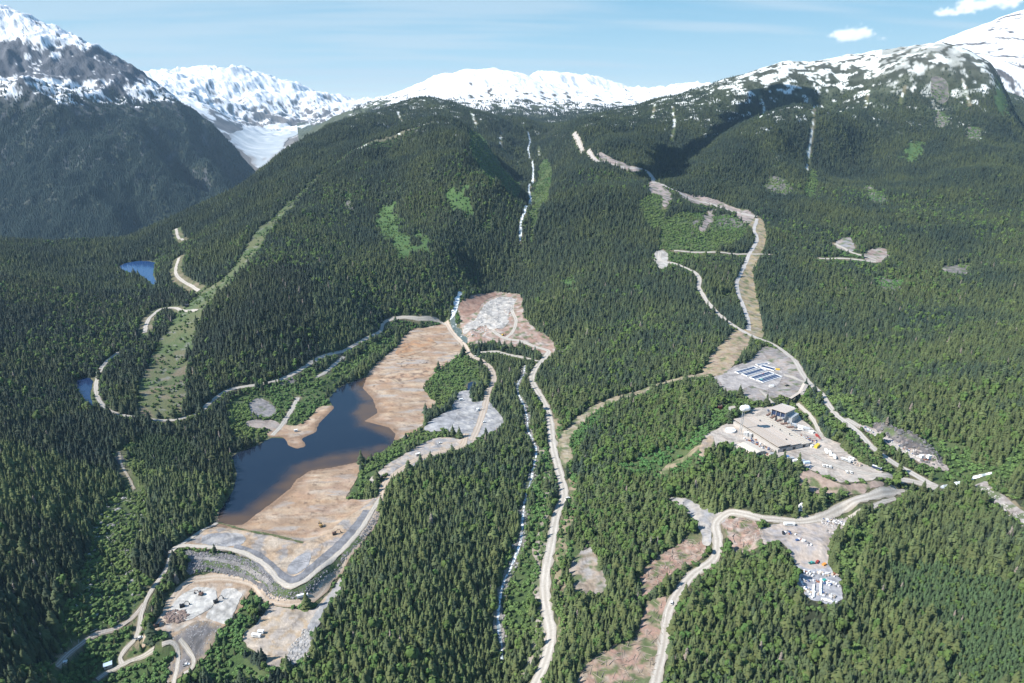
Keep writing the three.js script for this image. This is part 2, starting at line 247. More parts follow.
const LOWER_YARD = levelArea(-457, [188, 584, 209, 580, 235, 581, 252, 587, 250, 594, 243, 606, 230, 622, 218, 632, 183, 634, 165, 640, 156, 628, 166, 609, 174, 595]);
const TRAILER_PAD = levelArea(-457, [268, 604, 283, 609, 315, 609, 330, 592, 342, 576, 340, 590, 326, 602, 320, 617, 310, 637, 312, 647, 299, 663, 283, 668, 267, 671, 261, 657, 246, 647, 243, 633, 256, 625]);
const MILL_YARD = levelArea(-391, [703, 436, 716, 430, 733, 420, 752, 409, 772, 406, 791, 406, 802, 420, 812, 428, 824, 437, 840, 444, 853, 458, 883, 472, 872, 481, 840, 483, 810, 470, 787, 460, 765, 456, 739, 450, 728, 443, 712, 452, 701, 457]);
const BASIN_PAD = levelArea(-386, [717, 378, 735, 369, 753, 361, 765, 360, 779, 367, 784, 375, 778, 386, 766, 391, 750, 386, 740, 391, 724, 388]);
const LAYDOWN = levelArea(-410, [759, 529, 780, 523, 820, 523, 847, 518, 847, 529, 831, 541, 827, 561, 812, 563, 796, 557, 780, 541, 764, 545]);
const GREY_YARD = levelArea(-418, [791, 566, 804, 563, 827, 564, 841, 580, 843, 600, 831, 606, 811, 600, 797, 585]);
const PAD_NORTH = levelArea(-441, [459, 392, 471, 389, 472, 403, 488, 400, 502, 417, 505, 423, 488, 435, 474, 441, 450, 432, 428, 424, 450, 410]);
level(SAND_NORTH, -448, 28, 0.9); level(SAND_SOUTH, -448.6, 14, 0.9); level(DAM_FILL, -445, 13, 0.4); level(LOWER_YARD, -457, 18, 0.8); level(TRAILER_PAD, -457, 18, 0.8);
level(MILL_YARD, -391, 22, 0.3); level(BASIN_PAD, -386, 20, 0.2); level(LAYDOWN, -410, 18, 0.5); level(GREY_YARD, -418, 18, 0.6); level(PAD_NORTH, -441, 18, 0.5);
land.each((x, z, y) => { if (POND.near(x, z, 30)) { const d = POND.sdf(x, z); if (d < 24) return d < 0 ? EYE - 450 - Math.min(5, 0.35 - d * 0.14) : lerp(EYE - 449.75, y, smooth(0, 24, d)); } });
const LAKES = [
  [-398, levelArea(-398, [120, 266, 126, 263, 138, 261, 148, 261, 156, 263, 154, 268, 153, 275, 157, 284, 153, 285, 147, 279, 139, 275, 128, 272, 121, 270])],
  [-418, levelArea(-418, [76, 381, 84, 378, 90, 378, 93, 382, 91, 390, 90, 396, 93, 404, 91, 407, 84, 398, 78, 390])],
  [-441.5, levelArea(-441.5, [468, 383, 474, 381, 476, 383, 474, 389, 468, 391, 467, 387])],
];
for (const [Y, a] of LAKES) land.each((x, z, y) => { if (a.near(x, z, 30)) { const d = a.sdf(x, z); if (d < 24) return d < 0 ? EYE + Y - 2 + 1.5 * smooth(-8, 0, d) : lerp(EYE + Y + 0.2, y, smooth(0, 24, d)); } });
{ // blasted rock: the quarry face and the cut above the bench stand rough and steep
  const quarry = levelArea(-424, [466, 334, 464, 322, 478, 308, 497, 296, 518, 297, 514, 312, 508, 326, 500, 332, 484, 332]), cut = new Area(pairs([872, 424, 884, 424, 896, 429, 912, 434, 922, 441, 932, 448, 944, 464, 936, 466, 924, 460, 912, 453, 894, 440, 878, 432]).map(([u, v]) => land.spot(u, v)));
  land.each((x, z, y) => { if (quarry.near(x, z, 2)) { const d = quarry.sdf(x, z); if (d < 0) { const k = smooth(0, -14, d), s = (y + 6 * fbm(x / 25, z / 25, 3)) / 9; return y + k * (ridged(x / 16, z / 16, 3) * 2.6 + (Math.floor(s) + smooth(0.5, 0.9, s - Math.floor(s)) - s) * 6); } } if (cut.near(x, z, 2)) { const d = cut.sdf(x, z); if (d < 0) return y + smooth(0, -6, d) * (4.5 + ridged(x / 11, z / 11, 3) * 3.4); } });
}
const ground = (x, z) => land.height(x, z);
const area = (a) => new Area(rounded(pairs(a).map(([u, v]) => land.spot(u, v))));
const line = (half, a) => new Line(pairs(a).map(([u, v]) => land.spot(u, v)), half);
// ---------------------------------------------------------------- the mountains round the valley, each a landform of its own
const STONE = [0.17, 0.155, 0.15], STONE_DARK = [0.085, 0.08, 0.085], SNOW = [0.86, 0.87, 0.89], HEATH = [0.055, 0.075, 0.035], FOREST_FLOOR = [0.028, 0.036, 0.018], SCREE = [0.21, 0.19, 0.175], ALDER = [0.055, 0.10, 0.03];
const rockMat = new THREE.MeshStandardMaterial({ vertexColors: true, map: ROCK, bumpMap: ROCK, bumpScale: 9, roughness: 0.95 });
const tmp = [0, 0, 0], tmp2 = [0, 0, 0];
const westLand = new Land({ s0: -0.98, s1: -0.27, d0: 3000, d1: 7600, ns: 420, nl: 330, coarse: 90, points: [
  ['p', -1.15, 3000, -800], ['p', -0.8, 3000, -790], ['p', -0.5, 3000, -800], ['p', -0.2, 3000, -820], ['p', -0.2, 5000, -830], ['p', -0.32, 5600, -740],
  [0, 262, -730], [60, 262, -730], [100, 252, -720], [150, 238, -715], [200, 216, -705], [225, 200, -690], [243, 183, -665], [262, 176, -640],
  [0, 225, 3620], [60, 225, 3650], [110, 215, 3760], [160, 205, 4050], [200, 195, 4420], [225, 180, 4850], [0, 180, 3980], [60, 180, 4020], [110, 175, 4130], [160, 170, 4350], [200, 165, 4700], [0, 140, 4280], [60, 140, 4330], [110, 140, 4420], [150, 140, 4560],
  [0, 112, 4450], [40, 114, 4480], [90, 122, 4560], [125, 128, 4680], [0, 88, 4620], [25, 84, 4640], [50, 92, 4680], [80, 104, 4750], [110, 118, 4840], [0, 84, 5000], [40, 88, 5020], [80, 98, 5050], [110, 108, 5100],
  [150, 122, 5000], [180, 135, 5150], [205, 145, 5300], [0, 55, 5450], [40, 60, 5500], [80, 75, 5500], [120, 92, 5420],
  [-60, 5, 6100], [0, 9, 6050], [18, 12, 6000], [35, 21, 5980], [48, 27, 5960], [62, 36, 5950], [80, 38, 5930], [100, 52, 5900], [120, 62, 5850], [140, 76, 5800], [152, 86, 5760], [165, 97, 5700], [185, 110, 5650], [205, 122, 5620], [222, 138, 5600], [238, 158, 5620], [250, 172, 5700],
  ['p', -0.7, 7000, 420], ['p', -0.55, 7000, 100], ['p', -0.42, 6900, -620], ['p', -0.36, 6500, -800], ['p', -0.30, 6300, -900], ['p', -0.7, 8600, 200], ['p', -0.5, 7600, -500], ['p', -0.38, 7600, -950], ['p', -0.3, 7400, -950], ['p', -1.1, 4000, -500], ['p', -1.1, 5000, 100], ['p', -1.1, 6500, 760], ['p', -1.1, 8600, 400], 
], rough(x, z, D, h) { const k = smooth(-720, -560, h); return k * ((ridged(x / 520 + 3, z / 700, 5) - 0.72) * 100 + (ridged(x / 150, z / 190, 4) - 0.7) * 50 + fbm(x / 60, z / 60, 3) * 8); } });
const westSnow = (x, z, h) => 0.46 + (h - 120) / 1500 + fbm(x / 260 + 2, z / 300, 4) * 0.62 + fbm(x / 60, z / 85, 4) * 0.6 - 1.3 * smooth(70, -70, h) - 0.62 * smooth(-5050, -5350, z) * smooth(150, 230, h) * smooth(520, 380, h) * smooth(-3300, -3700, x + z * 0.1 - 200 * fbm(x / 300, z / 300, 2));
westLand.mesh('mountain', 'dark forested mountain with a snowy summit on the left behind the near hillside', (x, z, y, D, ny, c, nx) => {
  const h = y - EYE, n = fbm(x / 130, z / 130, 4), gully = ridged(x / 120 + 5, z / 420, 4);
  mix3(c, FOREST_FLOOR, [0.035, 0.055, 0.034], smooth(-0.3, 0.5, n)); mix3(tmp, [0.055, 0.06, 0.075], [0.115, 0.12, 0.14], smooth(-0.4, 0.5, fbm(x / 55, z / 90, 3)));
  mix3(c, c, ALDER, smooth(0.3, 0.8, gully + n * 0.4) * smooth(120, -250, h) * 0.4); for (let q = 0; q < 3; q++) c[q] *= 0.55;
  mix3(c, c, tmp, clamp(smooth(-20, 170, h + n * 120) + smooth(0.54, 0.38, ny + n * 0.1) * 0.8 * smooth(-0.2, 0.3, n) + smooth(0.7, 1.0, gully) * 0.7 * smooth(-660, -300, h)));
  mix3(c, c, SNOW, smooth(0.31, 0.36, westSnow(x, z, h) + (ny - 0.80) * 1.3));
}, rockMat, 420);

const northLand = new Land({ s0: -0.62, s1: -0.1, d0: 6600, d1: 17000, ns: 330, nl: 260, coarse: 90, points: [
  ['p', -0.62, 6600, -640], ['p', -0.1, 6600, -640], ['p', -0.33, 6600, -660], ['p', -0.1, 9000, -500],
  [262, 174, 7300], [250, 165, 7500], [270, 165, 7500], [245, 150, 8100], [270, 150, 8200], [250, 138, 8900], [280, 140, 8800], [290, 133, 9500], [255, 129, 9900], [315, 127, 10300], [250, 125.5, 10500], [285, 125, 10900],
  [262, 185, 7000], [285, 165, 7450], [300, 150, 7900], [310, 138, 8500], [325, 130, 8900], [340, 122, 9200], [352, 113, 9400], [365, 108, 9600], [380, 104, 9800],
  [238, 160, 7450], [228, 148, 7700], [215, 135, 8000], [225, 128, 8800], [235, 122, 9600], [215, 112, 9300], [200, 118, 8600], [180, 110, 8600],
  [240, 116, 10800], [270, 118, 11100], [300, 120, 11200], [200, 98, 10600], [230, 96, 11500], [265, 103, 11700], [300, 108, 11900],
  [140, 80, 11800], [152, 79, 12000], [168, 75, 12200], [185, 76, 12400], [200, 75, 12600], [212, 71, 12800], [222, 68, 12900], [232, 66, 13000], [242, 70, 13000], [250, 76, 12950], [258, 81, 12900], [266, 80, 12900], [275, 82, 12900], [285, 90, 12800], [300, 93, 12800], [318, 93, 12900], [330, 95, 13000], [340, 101, 13000], [352, 105, 12900], [368, 103, 12800], [390, 98, 12800], [420, 95, 13000],
  ['p', -0.55, 15000, 200], ['p', -0.4, 15500, 100], ['p', -0.3, 15500, -100], ['p', -0.2, 15500, -100], ['p', -0.4, 17000, -200], ['p', -0.62, 9000, 100], ['p', -0.62, 12000, 500], ['p', -0.1, 13000, 250],
], rough(x, z, D, h) { const k = smooth(-640, -420, h) * smooth(8600, 10800, D + Math.abs(x + 3650) * 0.8); return k * ((ridged(x / 800, z / 1100 + 4, 5) - 0.72) * 190 + (ridged(x / 230, z / 280, 4) - 0.7) * 76); } });
const northArea = (a) => new Area(pairs(a).map(([u, v]) => northLand.spot(u, v)));
const GLACIER = northArea([244, 126.5, 265, 125.5, 290, 126, 318, 127.5, 312, 130, 300, 134, 290, 138, 285, 143, 284, 149, 279, 154, 272, 160, 270, 168, 266, 174, 258, 170, 250, 163, 246, 156, 240, 150, 232, 146, 228, 140, 232, 135, 242, 131]);
northLand.mesh('mountain', 'distant range of snowy peaks beyond the glacier', (x, z, y, D, ny, c) => {
  const h = y - EYE, n = fbm(x / 420, z / 420, 4);
  mix3(c, STONE_DARK, STONE, smooth(-0.5, 0.5, fbm(x / 140, z / 240, 4))); mix3(c, c, SCREE, smooth(-250, -450, h) * 0.7);
  mix3(c, c, SNOW, smooth(0.30, 0.42, h * 0.0016 + n * 0.6 + 0.50 + (ny - 0.84) * 2.2 + fbm(x / 110, z / 150, 3) * 0.55));
}, rockMat, 700);

const domeLand = new Land({ s0: -0.3, s1: 0.42, d0: 3700, d1: 11000, ns: 430, nl: 280, coarse: 90, points: [
  ['p', -0.3, 3700, -560], ['p', -0.2, 3700, -400], ['p', -0.1, 3700, -160], ['p', 0, 3700, -120], ['p', 0.1, 3700, -120], ['p', 0.2, 3700, -160], ['p', 0.42, 3700, -300],
  [400, 122, 4100], [440, 124, 4050], [480, 122, 4050], [520, 122, 4000], [560, 121, 4000], [600, 120, 4000], [640, 118, 4050], [420, 108, 4500], [460, 108, 4450], [500, 110, 4400], [540, 114, 4300], [580, 113, 4350], [620, 108, 4600],
  [350, 108, 5000], [365, 104, 5200], [380, 99, 5300], [395, 95, 5350], [410, 89, 5400], [422, 84, 5450], [436, 78, 5500], [450, 73, 5550], [465, 70, 5600], [482, 68.5, 5650], [500, 70, 5700], [514, 74, 5750], [524, 78, 5800], [450, 92, 5000], [490, 90, 5050], [530, 96, 5000], [560, 98, 5200],
  [536, 78, 8200], [543, 71.5, 8400], [548, 73, 8400], [556, 80, 8300], [568, 83, 8200], [580, 81, 8400], [592, 77, 8600], [602, 79, 8600], [612, 86, 8500], [622, 92, 8400], [634, 93, 8400], [648, 90, 8500], [665, 86, 8700], [690, 84, 8800], [575, 92, 6500], [610, 97, 6300], [545, 86, 6900], [640, 100, 6000],
  ['p', -0.15, 7000, 60], ['p', -0.05, 7000, 180], ['p', 0.0, 7200, 200], ['p', -0.2, 9000, -100], ['p', 0, 10000, 60], ['p', 0.1, 10500, 60], ['p', 0.25, 10500, 40], ['p', 0.13, 9300, 90], ['p', 0.2, 9300, 100], ['p', 0.3, 9300, 40], ['p', 0.02, 9400, 120], ['p', 0.42, 9000, 150], ['p', 0.42, 6000, -100], ['p', -0.3, 5500, -300], ['p', -0.3, 9000, -300], ['p', 0.42, 11000, 0], ['p', -0.1, 11000, 0],
], rough(x, z, D, h) { const k = smooth(3800, 4600, D); return k * ((ridged(x / 420 + 1, z / 600, 5) - 0.74) * 38 * (1 + smooth(6200, 7800, D) * 2.0) + fbm(x / 120, z / 150, 4) * 10); } });
domeLand.mesh('mountain', 'broad snow covered dome at the head of the valley', (x, z, y, D, ny, c) => {
  const h = y - EYE, n = fbm(x / 240, z / 240, 4), m = fbm(x / 62, z / 90, 4);
  mix3(c, STONE_DARK, STONE, smooth(-0.5, 0.5, m)); mix3(c, c, HEATH, smooth(120, -20, h + n * 60) * 0.85);
  mix3(c, c, SNOW, smooth(0.30, 0.42, 0.27 + clamp(h, -150, 260) * 0.0046 + n * 0.40 + m * 0.75 + (ny - 0.93) * 2.8));
}, rockMat, 520);

const eastLand = new Land({ s0: 0.42, s1: 1.25, d0: 3300, d1: 9000, ns: 330, nl: 240, coarse: 80, points: [
  ['p', 0.42, 3300, -300], ['p', 0.7, 3300, -200], ['p', 1.25, 3300, 0], ['p', 0.42, 5000, -60], ['p', 1.25, 5000, 500],
  [1010, 118, 3900], [1024, 122, 3800], [1010, 100, 4200], [1024, 100, 4200], [1060, 100, 4200], [985, 80, 4300], [1000, 72, 4400], [1024, 68, 4500], [1060, 60, 4500], [960, 58, 4700], [1000, 50, 5000], [1024, 46, 5000], [1060, 40, 5000],
  [915, 52, 5600], [930, 45, 5700], [945, 39, 5750], [960, 33, 5800], [980, 25.5, 5900], [1000, 18.5, 6000], [1024, 11, 6100], [1050, 2, 6200], [1080, -8, 6300], [1130, -20, 6400], ['p', 0.58, 7000, 200], ['p', 0.75, 7500, 500], ['p', 0.9, 7800, 700], ['p', 0.6, 9000, 0], ['p', 1.2, 9000, 300], ['p', 1.25, 7000, 800], ['p', 0.45, 7000, 50],
], rough(x, z, D, h) { return (ridged((x + z * 0.4) / 260, (z - x * 0.5) / 1200, 4) - 0.7) * 16 * smooth(3600, 4600, D) + fbm(x / 110, z / 110, 3) * 8; } });
eastLand.mesh('mountain', 'tall smooth snow slope with slanting rock streaks behind the right ridge', (x, z, y, D, ny, c) => {
  const h = y - EYE, p = (x * 0.62 + z * 0.55 + y * 0.9), q = (x * 0.55 - z * 0.62 - y * 0.5);
  mix3(c, STONE_DARK, STONE, smooth(-0.4, 0.4, fbm(x / 40, z / 60, 3)));
  mix3(c, c, HEATH, smooth(60, -80, h));
  mix3(c, c, SNOW, smooth(0.10, 0.2, 0.42 + clamp(h, -100, 100) * 0.0016 - 1.7 * Math.max(0, fbm(q / 75, p / 520, 4)) * smooth(0.0, 0.5, fbm(x / 500 + 2, z / 500, 2) + 0.45) - 0.5 * smooth(0.2, 0.5, fbm(x / 120, z / 120, 3))));
}, rockMat, 520);

{ // glacier: a sheet of ice with curved crevasse bands and moraine along its edge
  const g = GLACIER, cell = 42, P = [], C = [], N = [], UV = [], c = [0, 0, 0];
  sheet(northLand, g, cell, 6, 60, (x, z, d, c) => {
    const along = (x + 3600) * 0.5 - z, flow = fbm(x / 700, z / 700, 2) * 260, band = ridged((along + flow) / 150, x / 900, 3), dirt = smooth(0.25, 0.6, fbm(x / 90 + (along + flow) / 500, along / 900, 3) + smooth(-150, 0, d) * 0.5 - 0.05) * smooth(-9300, -7900, z);
    mix3(c, [0.80, 0.82, 0.84], [0.42, 0.47, 0.51], smooth(-0.1, 0.9, band) * smooth(-10600, -8800, z)); mix3(c, c, [0.30, 0.28, 0.27], dirt * 0.9);
  }, P, N, C, UV);
  tag(put('glacier', sheetGeometry(P, N, C, UV), new THREE.MeshStandardMaterial({ vertexColors: true, map: GRAVEL, roughness: 0.8 })), 'pale glacier curving down between dark valley walls', null, null, 'structure');
}
// a draped sheet: marching squares over an area's distance field, its corners laid on the land
function sheet(on, area, cell, lift, ragged, color, P, N, C, UV, metre = 26, heightAt) {
  const nx = Math.ceil((area.x1 - area.x0 + 4 * cell) / cell), nz = Math.ceil((area.z1 - area.z0 + 4 * cell) / cell), x0 = area.x0 - 2 * cell, z0 = area.z0 - 2 * cell, F = new Float32Array((nx + 1) * (nz + 1));
  for (let j = 0; j <= nz; j++) for (let i = 0; i <= nx; i++) { const x = x0 + i * cell, z = z0 + j * cell; F[j * (nx + 1) + i] = area.sdf(x, z) + ragged * fbm(x / (ragged * 4 + cell * 2 + 1), z / (ragged * 4 + cell * 2 + 1), 3); }
  const H = heightAt ?? ((x, z) => on.height(x, z)), c = [0, 0, 0];
  const add = (x, z, d) => { P.push(x, H(x, z) + lift, z); const n = heightAt ? { x: 0, y: 1, z: 0 } : on.normal(x, z, cell * 0.8); N.push(n.x, n.y, n.z); color(x, z, d, c); C.push(c[0], c[1], c[2]); UV.push(x / metre, z / metre); };
  for (let j = 0; j < nz; j++) for (let i = 0; i < nx; i++) {
    const k = j * (nx + 1) + i, v = [F[k], F[k + nx + 1], F[k + nx + 2], F[k + 1]]; if (v[0] > 0 && v[1] > 0 && v[2] > 0 && v[3] > 0) continue;
    const q = [[0, 0], [0, 1], [1, 1], [1, 0]], poly = [];
    for (let e = 0; e < 4; e++) { const a = v[e], b = v[(e + 1) & 3], A = q[e], B = q[(e + 1) & 3]; if (a <= 0) poly.push([A[0], A[1], a]); if ((a <= 0) !== (b <= 0)) { const t = a / (a - b); poly.push([lerp(A[0], B[0], t), lerp(A[1], B[1], t), 0]); } }
    for (let t = 1; t + 1 < poly.length; t++) for (const w of [poly[0], poly[t], poly[t + 1]]) add(x0 + (i + w[0]) * cell, z0 + (j + w[1]) * cell, w[2]);
  }
}
function sheetGeometry(P, N, C, UV) { const g = new THREE.BufferGeometry(); g.setAttribute('position', new THREE.Float32BufferAttribute(P, 3)); g.setAttribute('normal', new THREE.Float32BufferAttribute(N, 3)); g.setAttribute('color', new THREE.Float32BufferAttribute(C, 3)); g.setAttribute('uv', new THREE.Float32BufferAttribute(UV, 2)); return g; }
{ // low country beyond and below everything
  const g = new THREE.CircleGeometry(17000, 64); g.rotateX(-Math.PI / 2);
  tag(put('ground', g, mat(0.04, 0.06, 0.03)), 'low forested country beyond the mountains', null, null, 'structure').position.set(0, EYE - 900, -4000);
}
// ---------------------------------------------------------------- ground cover classes, kept on a raster in plan: 0 forest, 1 bare, 2 low brush, 3 young trees
const CELL = 2.5, CX0 = -2600, CZ0 = -4600, CW = 2080, CH = 1780, cover = new Uint8Array(CW * CH);
function mark(shape, code, grow = 0, ragged = 0) {
  const i0 = Math.max(0, Math.floor((shape.x0 - grow - (shape.half || 0) - CX0) / CELL)), i1 = Math.min(CW - 1, Math.ceil((shape.x1 + grow + (shape.half || 0) - CX0) / CELL)), j0 = Math.max(0, Math.floor((shape.z0 - grow - (shape.half || 0) - CZ0) / CELL)), j1 = Math.min(CH - 1, Math.ceil((shape.z1 + grow + (shape.half || 0) - CZ0) / CELL));
  const far = -(shape.z0 + shape.z1) / 2 > 1900 ? 2 : 1;
  for (let j = j0; j <= j1; j += far) for (let i = i0; i <= i1; i += far) { const x = CX0 + i * CELL, z = CZ0 + j * CELL; if (shape.sdf(x, z) + (ragged ? ragged * fbm(x / 30, z / 30, 3) : 0) < grow) for (let b = 0; b < far; b++) for (let a = 0; a < far; a++) if (j + b < CH && i + a < CW) cover[(j + b) * CW + i + a] = code; }
}
const coverAt = (x, z) => { const i = Math.round((x - CX0) / CELL), j = Math.round((z - CZ0) / CELL); return i < 0 || j < 0 || i >= CW || j >= CH ? 0 : cover[j * CW + i]; };

const groundMat = new THREE.MeshStandardMaterial({ vertexColors: true, map: GRAVEL, bumpMap: BUMP, bumpScale: 0.5, roughness: 0.95 });
// colour recipes, all as the dry material itself
const SAND_A = [0.50, 0.38, 0.27], SAND_B = [0.40, 0.29, 0.20], SAND_WET = [0.24, 0.155, 0.10], PALE = [0.49, 0.47, 0.44], GREY = [0.27, 0.27, 0.285], GREY_D = [0.165, 0.165, 0.18], DIRT = [0.36, 0.28, 0.22], RED = [0.33, 0.21, 0.165], ROAD = [0.41, 0.375, 0.33], OCHRE = [0.33, 0.27, 0.16], GRASS = [0.075, 0.115, 0.035], MEADOW = [0.06, 0.125, 0.032];
function recipe(a, b, { scale = 18, spots, amount = 0.5, green = 0, edge } = {}) {
  return (x, z, d, c) => {
    mix3(c, a, b, smooth(-0.35, 0.4, fbm(x / scale, z / scale, 4)));
    if (spots) mix3(c, c, spots, smooth(0.06, 0.3, fbm(x / scale * 1.7 + 40, z / scale * 1.7, 4)) * amount);
    { const q = Math.abs(fbm(x / 52 + 11, z / 52, 2)), w = Math.abs(fbm(x / 38 + 61, z / 44, 2)), f = 1 - 0.30 * smooth(0.05, 0.015, Math.abs(q - 0.06)) + 0.20 * smooth(0.035, 0.01, w) * smooth(0, 0.3, fbm(x / 70, z / 70, 2) + 0.2); c[0] *= f; c[1] *= f; c[2] *= f; }
    if (edge) mix3(c, c, edge, smooth(-9, 0, d + 6 * fbm(x / 7, z / 7, 2)) * 0.8);
    if (green) mix3(c, c, GRASS, smooth(0.5 - green, 0.75 - green, fbm(x / 14 + 9, z / 14, 3) + 0.25) * 0.85);
    const k = 1 + 0.34 * fbm(x / 4, z / 4, 2) + 0.22 * fbm(x / 11 + 3, z / 11, 2); c[0] *= k; c[1] *= k; c[2] *= k;
  };
}
function lay(name, label, shape, lift, color, { ragged = 2.5, code = 1, grow = 0, material = groundMat, metre = 26, cell } = {}) {
  const D = -(shape.z0 + shape.z1) / 2, P = [], N = [], C = [], UV = [];
  sheet(land, shape, cell ?? clamp(D * 0.0028, 1.7, 9), lift + D * 0.00012, ragged, color, P, N, C, UV, metre);
  if (code !== null) mark(shape, code, grow, ragged);
  return tag(put(name, sheetGeometry(P, N, C, UV), material), label, null, null, 'structure');
}
function road(label, half, pts, { tone = ROAD, rut = [0.52, 0.48, 0.43], verge = [0.30, 0.26, 0.20], lift = 0.75, grow = 2.6, name = 'road', shoulder = 0.8 } = {}) {
  const L = pts.half ? pts : line(half, pts), p = L.pts, n = p.length, across = [-1 - shoulder / half, -1, -0.55, -0.1, 0.1, 0.55, 1, 1 + shoulder / half], P = [], N = [], C = [], UV = [], I = [], c = [0, 0, 0]; let run = 0;
  for (let i = 0; i < n; i++) {
    const a = p[Math.max(0, i - 1)], b = p[Math.min(n - 1, i + 1)], tx = b[0] - a[0], tz = b[1] - a[1], l = Math.hypot(tx, tz) || 1, nx = -tz / l, nz = tx / l; if (i) run += Math.hypot(p[i][0] - p[i - 1][0], p[i][1] - p[i - 1][1]);
    across.forEach((q, k) => {
      const w = half * (q + (k === 0 || k === 7 ? 0.9 * fbm(run / 14 + k * 9, k, 3) : (k === 1 || k === 6 ? 0.4 : 0.14) * fbm(run / 18 + k, 3, 3))), x = p[i][0] + nx * w, z = p[i][1] + nz * w, m = land.normal(x, z, 4);
      P.push(x, ground(x, z) + lift + -z * 0.00014 - (k === 0 || k === 7 ? 0.35 : 0), z); N.push(m.x, m.y, m.z); UV.push(x / 20, z / 20);
      mix3(c, tone, rut, (k === 2 || k === 5 ? 1.0 : k === 1 || k === 6 ? -0.5 : -0.25) + 0.5 * fbm(run / 25, q * 2, 3)); if (k === 0 || k === 7) mix3(c, c, verge, 0.75); const s = 1 + 0.16 * fbm(run / 9, q * 3 + 5, 2); C.push(c[0] * s, c[1] * s, c[2] * s);
      if (i && k) { const e = i * 8 + k; I.push(e, e - 1, e - 8, e - 1, e - 9, e - 8); }
    });
  }
  const g = sheetGeometry(P, N, C, UV); g.setIndex(I); g.computeBoundingSphere(); mark(L, 1, grow);
  const up = g.attributes.normal; for (let i = 0; i < up.count; i++) if (up.getY(i) < 0) up.setXYZ(i, -up.getX(i), -up.getY(i), -up.getZ(i));
  return tag(put(name, g, groundMat), label, null, null, 'structure');
}
// ---- first the wide classes: brush, meadow, young trees (later marks win)
const BRUSH = [
  area([121, 494, 144, 486, 143, 533, 136, 570, 146, 596, 128, 616, 100, 630, 60, 654, 62, 620, 72, 600, 86, 564, 90, 533, 102, 506]),
  area([46, 683, 62, 662, 82, 646, 100, 638, 128, 624, 140, 612, 142, 640, 158, 648, 172, 660, 172, 683]),
  area([118, 440, 128, 452, 132, 470, 140, 484, 160, 480, 168, 462, 152, 446, 134, 440]),
  area([423, 387, 447, 364, 466, 356, 478, 368, 482, 384, 470, 388, 455, 398, 442, 411, 430, 408]),
  area([344, 504, 356, 480, 366, 466, 392, 448, 411, 438, 450, 428, 446, 437, 418, 446, 389, 466, 374, 478, 362, 502]),
  area([238, 442, 232, 428, 230, 405, 244, 394, 290, 384, 338, 366, 362, 352, 384, 338, 396, 336, 388, 352, 366, 362, 352, 378, 336, 386, 328, 398, 332, 406, 316, 420, 296, 434, 262, 440]),
  area([819, 388, 843, 391, 866, 406, 876, 424, 866, 432, 851, 420, 836, 408, 827, 397]),
  area([915, 432, 941, 441, 966, 446, 977, 462, 996, 466, 1012, 448, 1024, 446, 1024, 470, 1000, 484, 966, 482, 940, 484, 922, 472, 946, 470, 940, 452]),
  area([798, 404, 812, 402, 832, 420, 868, 452, 902, 476, 884, 471, 858, 458, 842, 443, 824, 432, 810, 416]),
  area([565, 541, 583, 541, 579, 564, 566, 560]), area([622, 464, 664, 450, 690, 446, 705, 452, 690, 470, 664, 482, 630, 474]),
  area([500, 574, 512, 548, 524, 530, 534, 500, 540, 470, 552, 500, 540, 560, 512, 640, 498, 650, 494, 610]), area([540, 480, 552, 500, 544, 548, 530, 620, 514, 640, 526, 560]),
  area([186, 660, 206, 655, 224, 626, 246, 600, 256, 590, 268, 600, 250, 626, 243, 650, 262, 668, 262, 683, 186, 683]),
  area([680, 452, 704, 424, 716, 408, 740, 398, 760, 404, 740, 412, 716, 428, 704, 452, 690, 474, 676, 470]), area([860, 560, 882, 520, 868, 520, 846, 545, 836, 566, 852, 590]),
  area([560, 440, 572, 428, 590, 411, 615, 398, 604, 418, 584, 440, 574, 462, 566, 462]), area([660, 230, 676, 214, 730, 216, 746, 236, 700, 258, 664, 268]),
  area([846, 650, 862, 640, 868, 660, 850, 668]),
  area([486, 220, 520, 196, 512, 176, 498, 160, 476, 130, 468, 140, 490, 190]), area([536, 220, 548, 200, 552, 176, 544, 160, 536, 184, 528, 216]),
  area([640, 200, 662, 196, 664, 224, 648, 226]), area([806, 178, 812, 166, 818, 182, 812, 200, 804, 196]),
];
for (const b of BRUSH) mark(b, 2, 0, 10);
const MEADOWS = [area([378, 215, 390, 203, 400, 222, 406, 235, 417, 262, 404, 256, 390, 250, 376, 231]), area([413, 229, 424, 236, 432, 250, 420, 248]), area([446, 192, 468, 191, 472, 206, 472, 216, 460, 214, 450, 202]), area([561, 282, 574, 280, 575, 292, 566, 292]), area([905, 146, 922, 142, 920, 158, 906, 164]), area([998, 84, 1004, 93, 1007, 108, 1001, 114, 995, 100])];
for (const b of MEADOWS) mark(b, 5, 0, 34);
const YOUNG = [area([890, 566, 930, 560, 976, 580, 1024, 596, 1024, 683, 950, 683, 956, 640, 925, 615, 896, 600]), area([130, 440, 170, 436, 196, 450, 176, 470, 150, 470])];
for (const b of YOUNG) mark(b, 3, 0, 12);
const SWATH = area([283, 206, 254, 235, 234, 266, 219, 282, 195, 298, 168, 329, 156, 348, 144, 372, 137, 403, 148, 416, 172, 418, 184, 400, 187, 364, 195, 329, 207, 305, 236, 278, 260, 247, 283, 216, 294, 202]);
mark(SWATH, 1, 0, 7);
const SWATH_HIGH = line(12, [288, 205, 305, 190, 324, 172, 348, 154, 366, 144, 392, 137, 412, 129, 436, 122]); mark(line(7, [288, 205, 305, 190, 324, 172, 348, 154, 366, 144]), 2, 0, 6); mark(line(7, [366, 144, 392, 137, 412, 129, 436, 122]), 1, 0, 9);
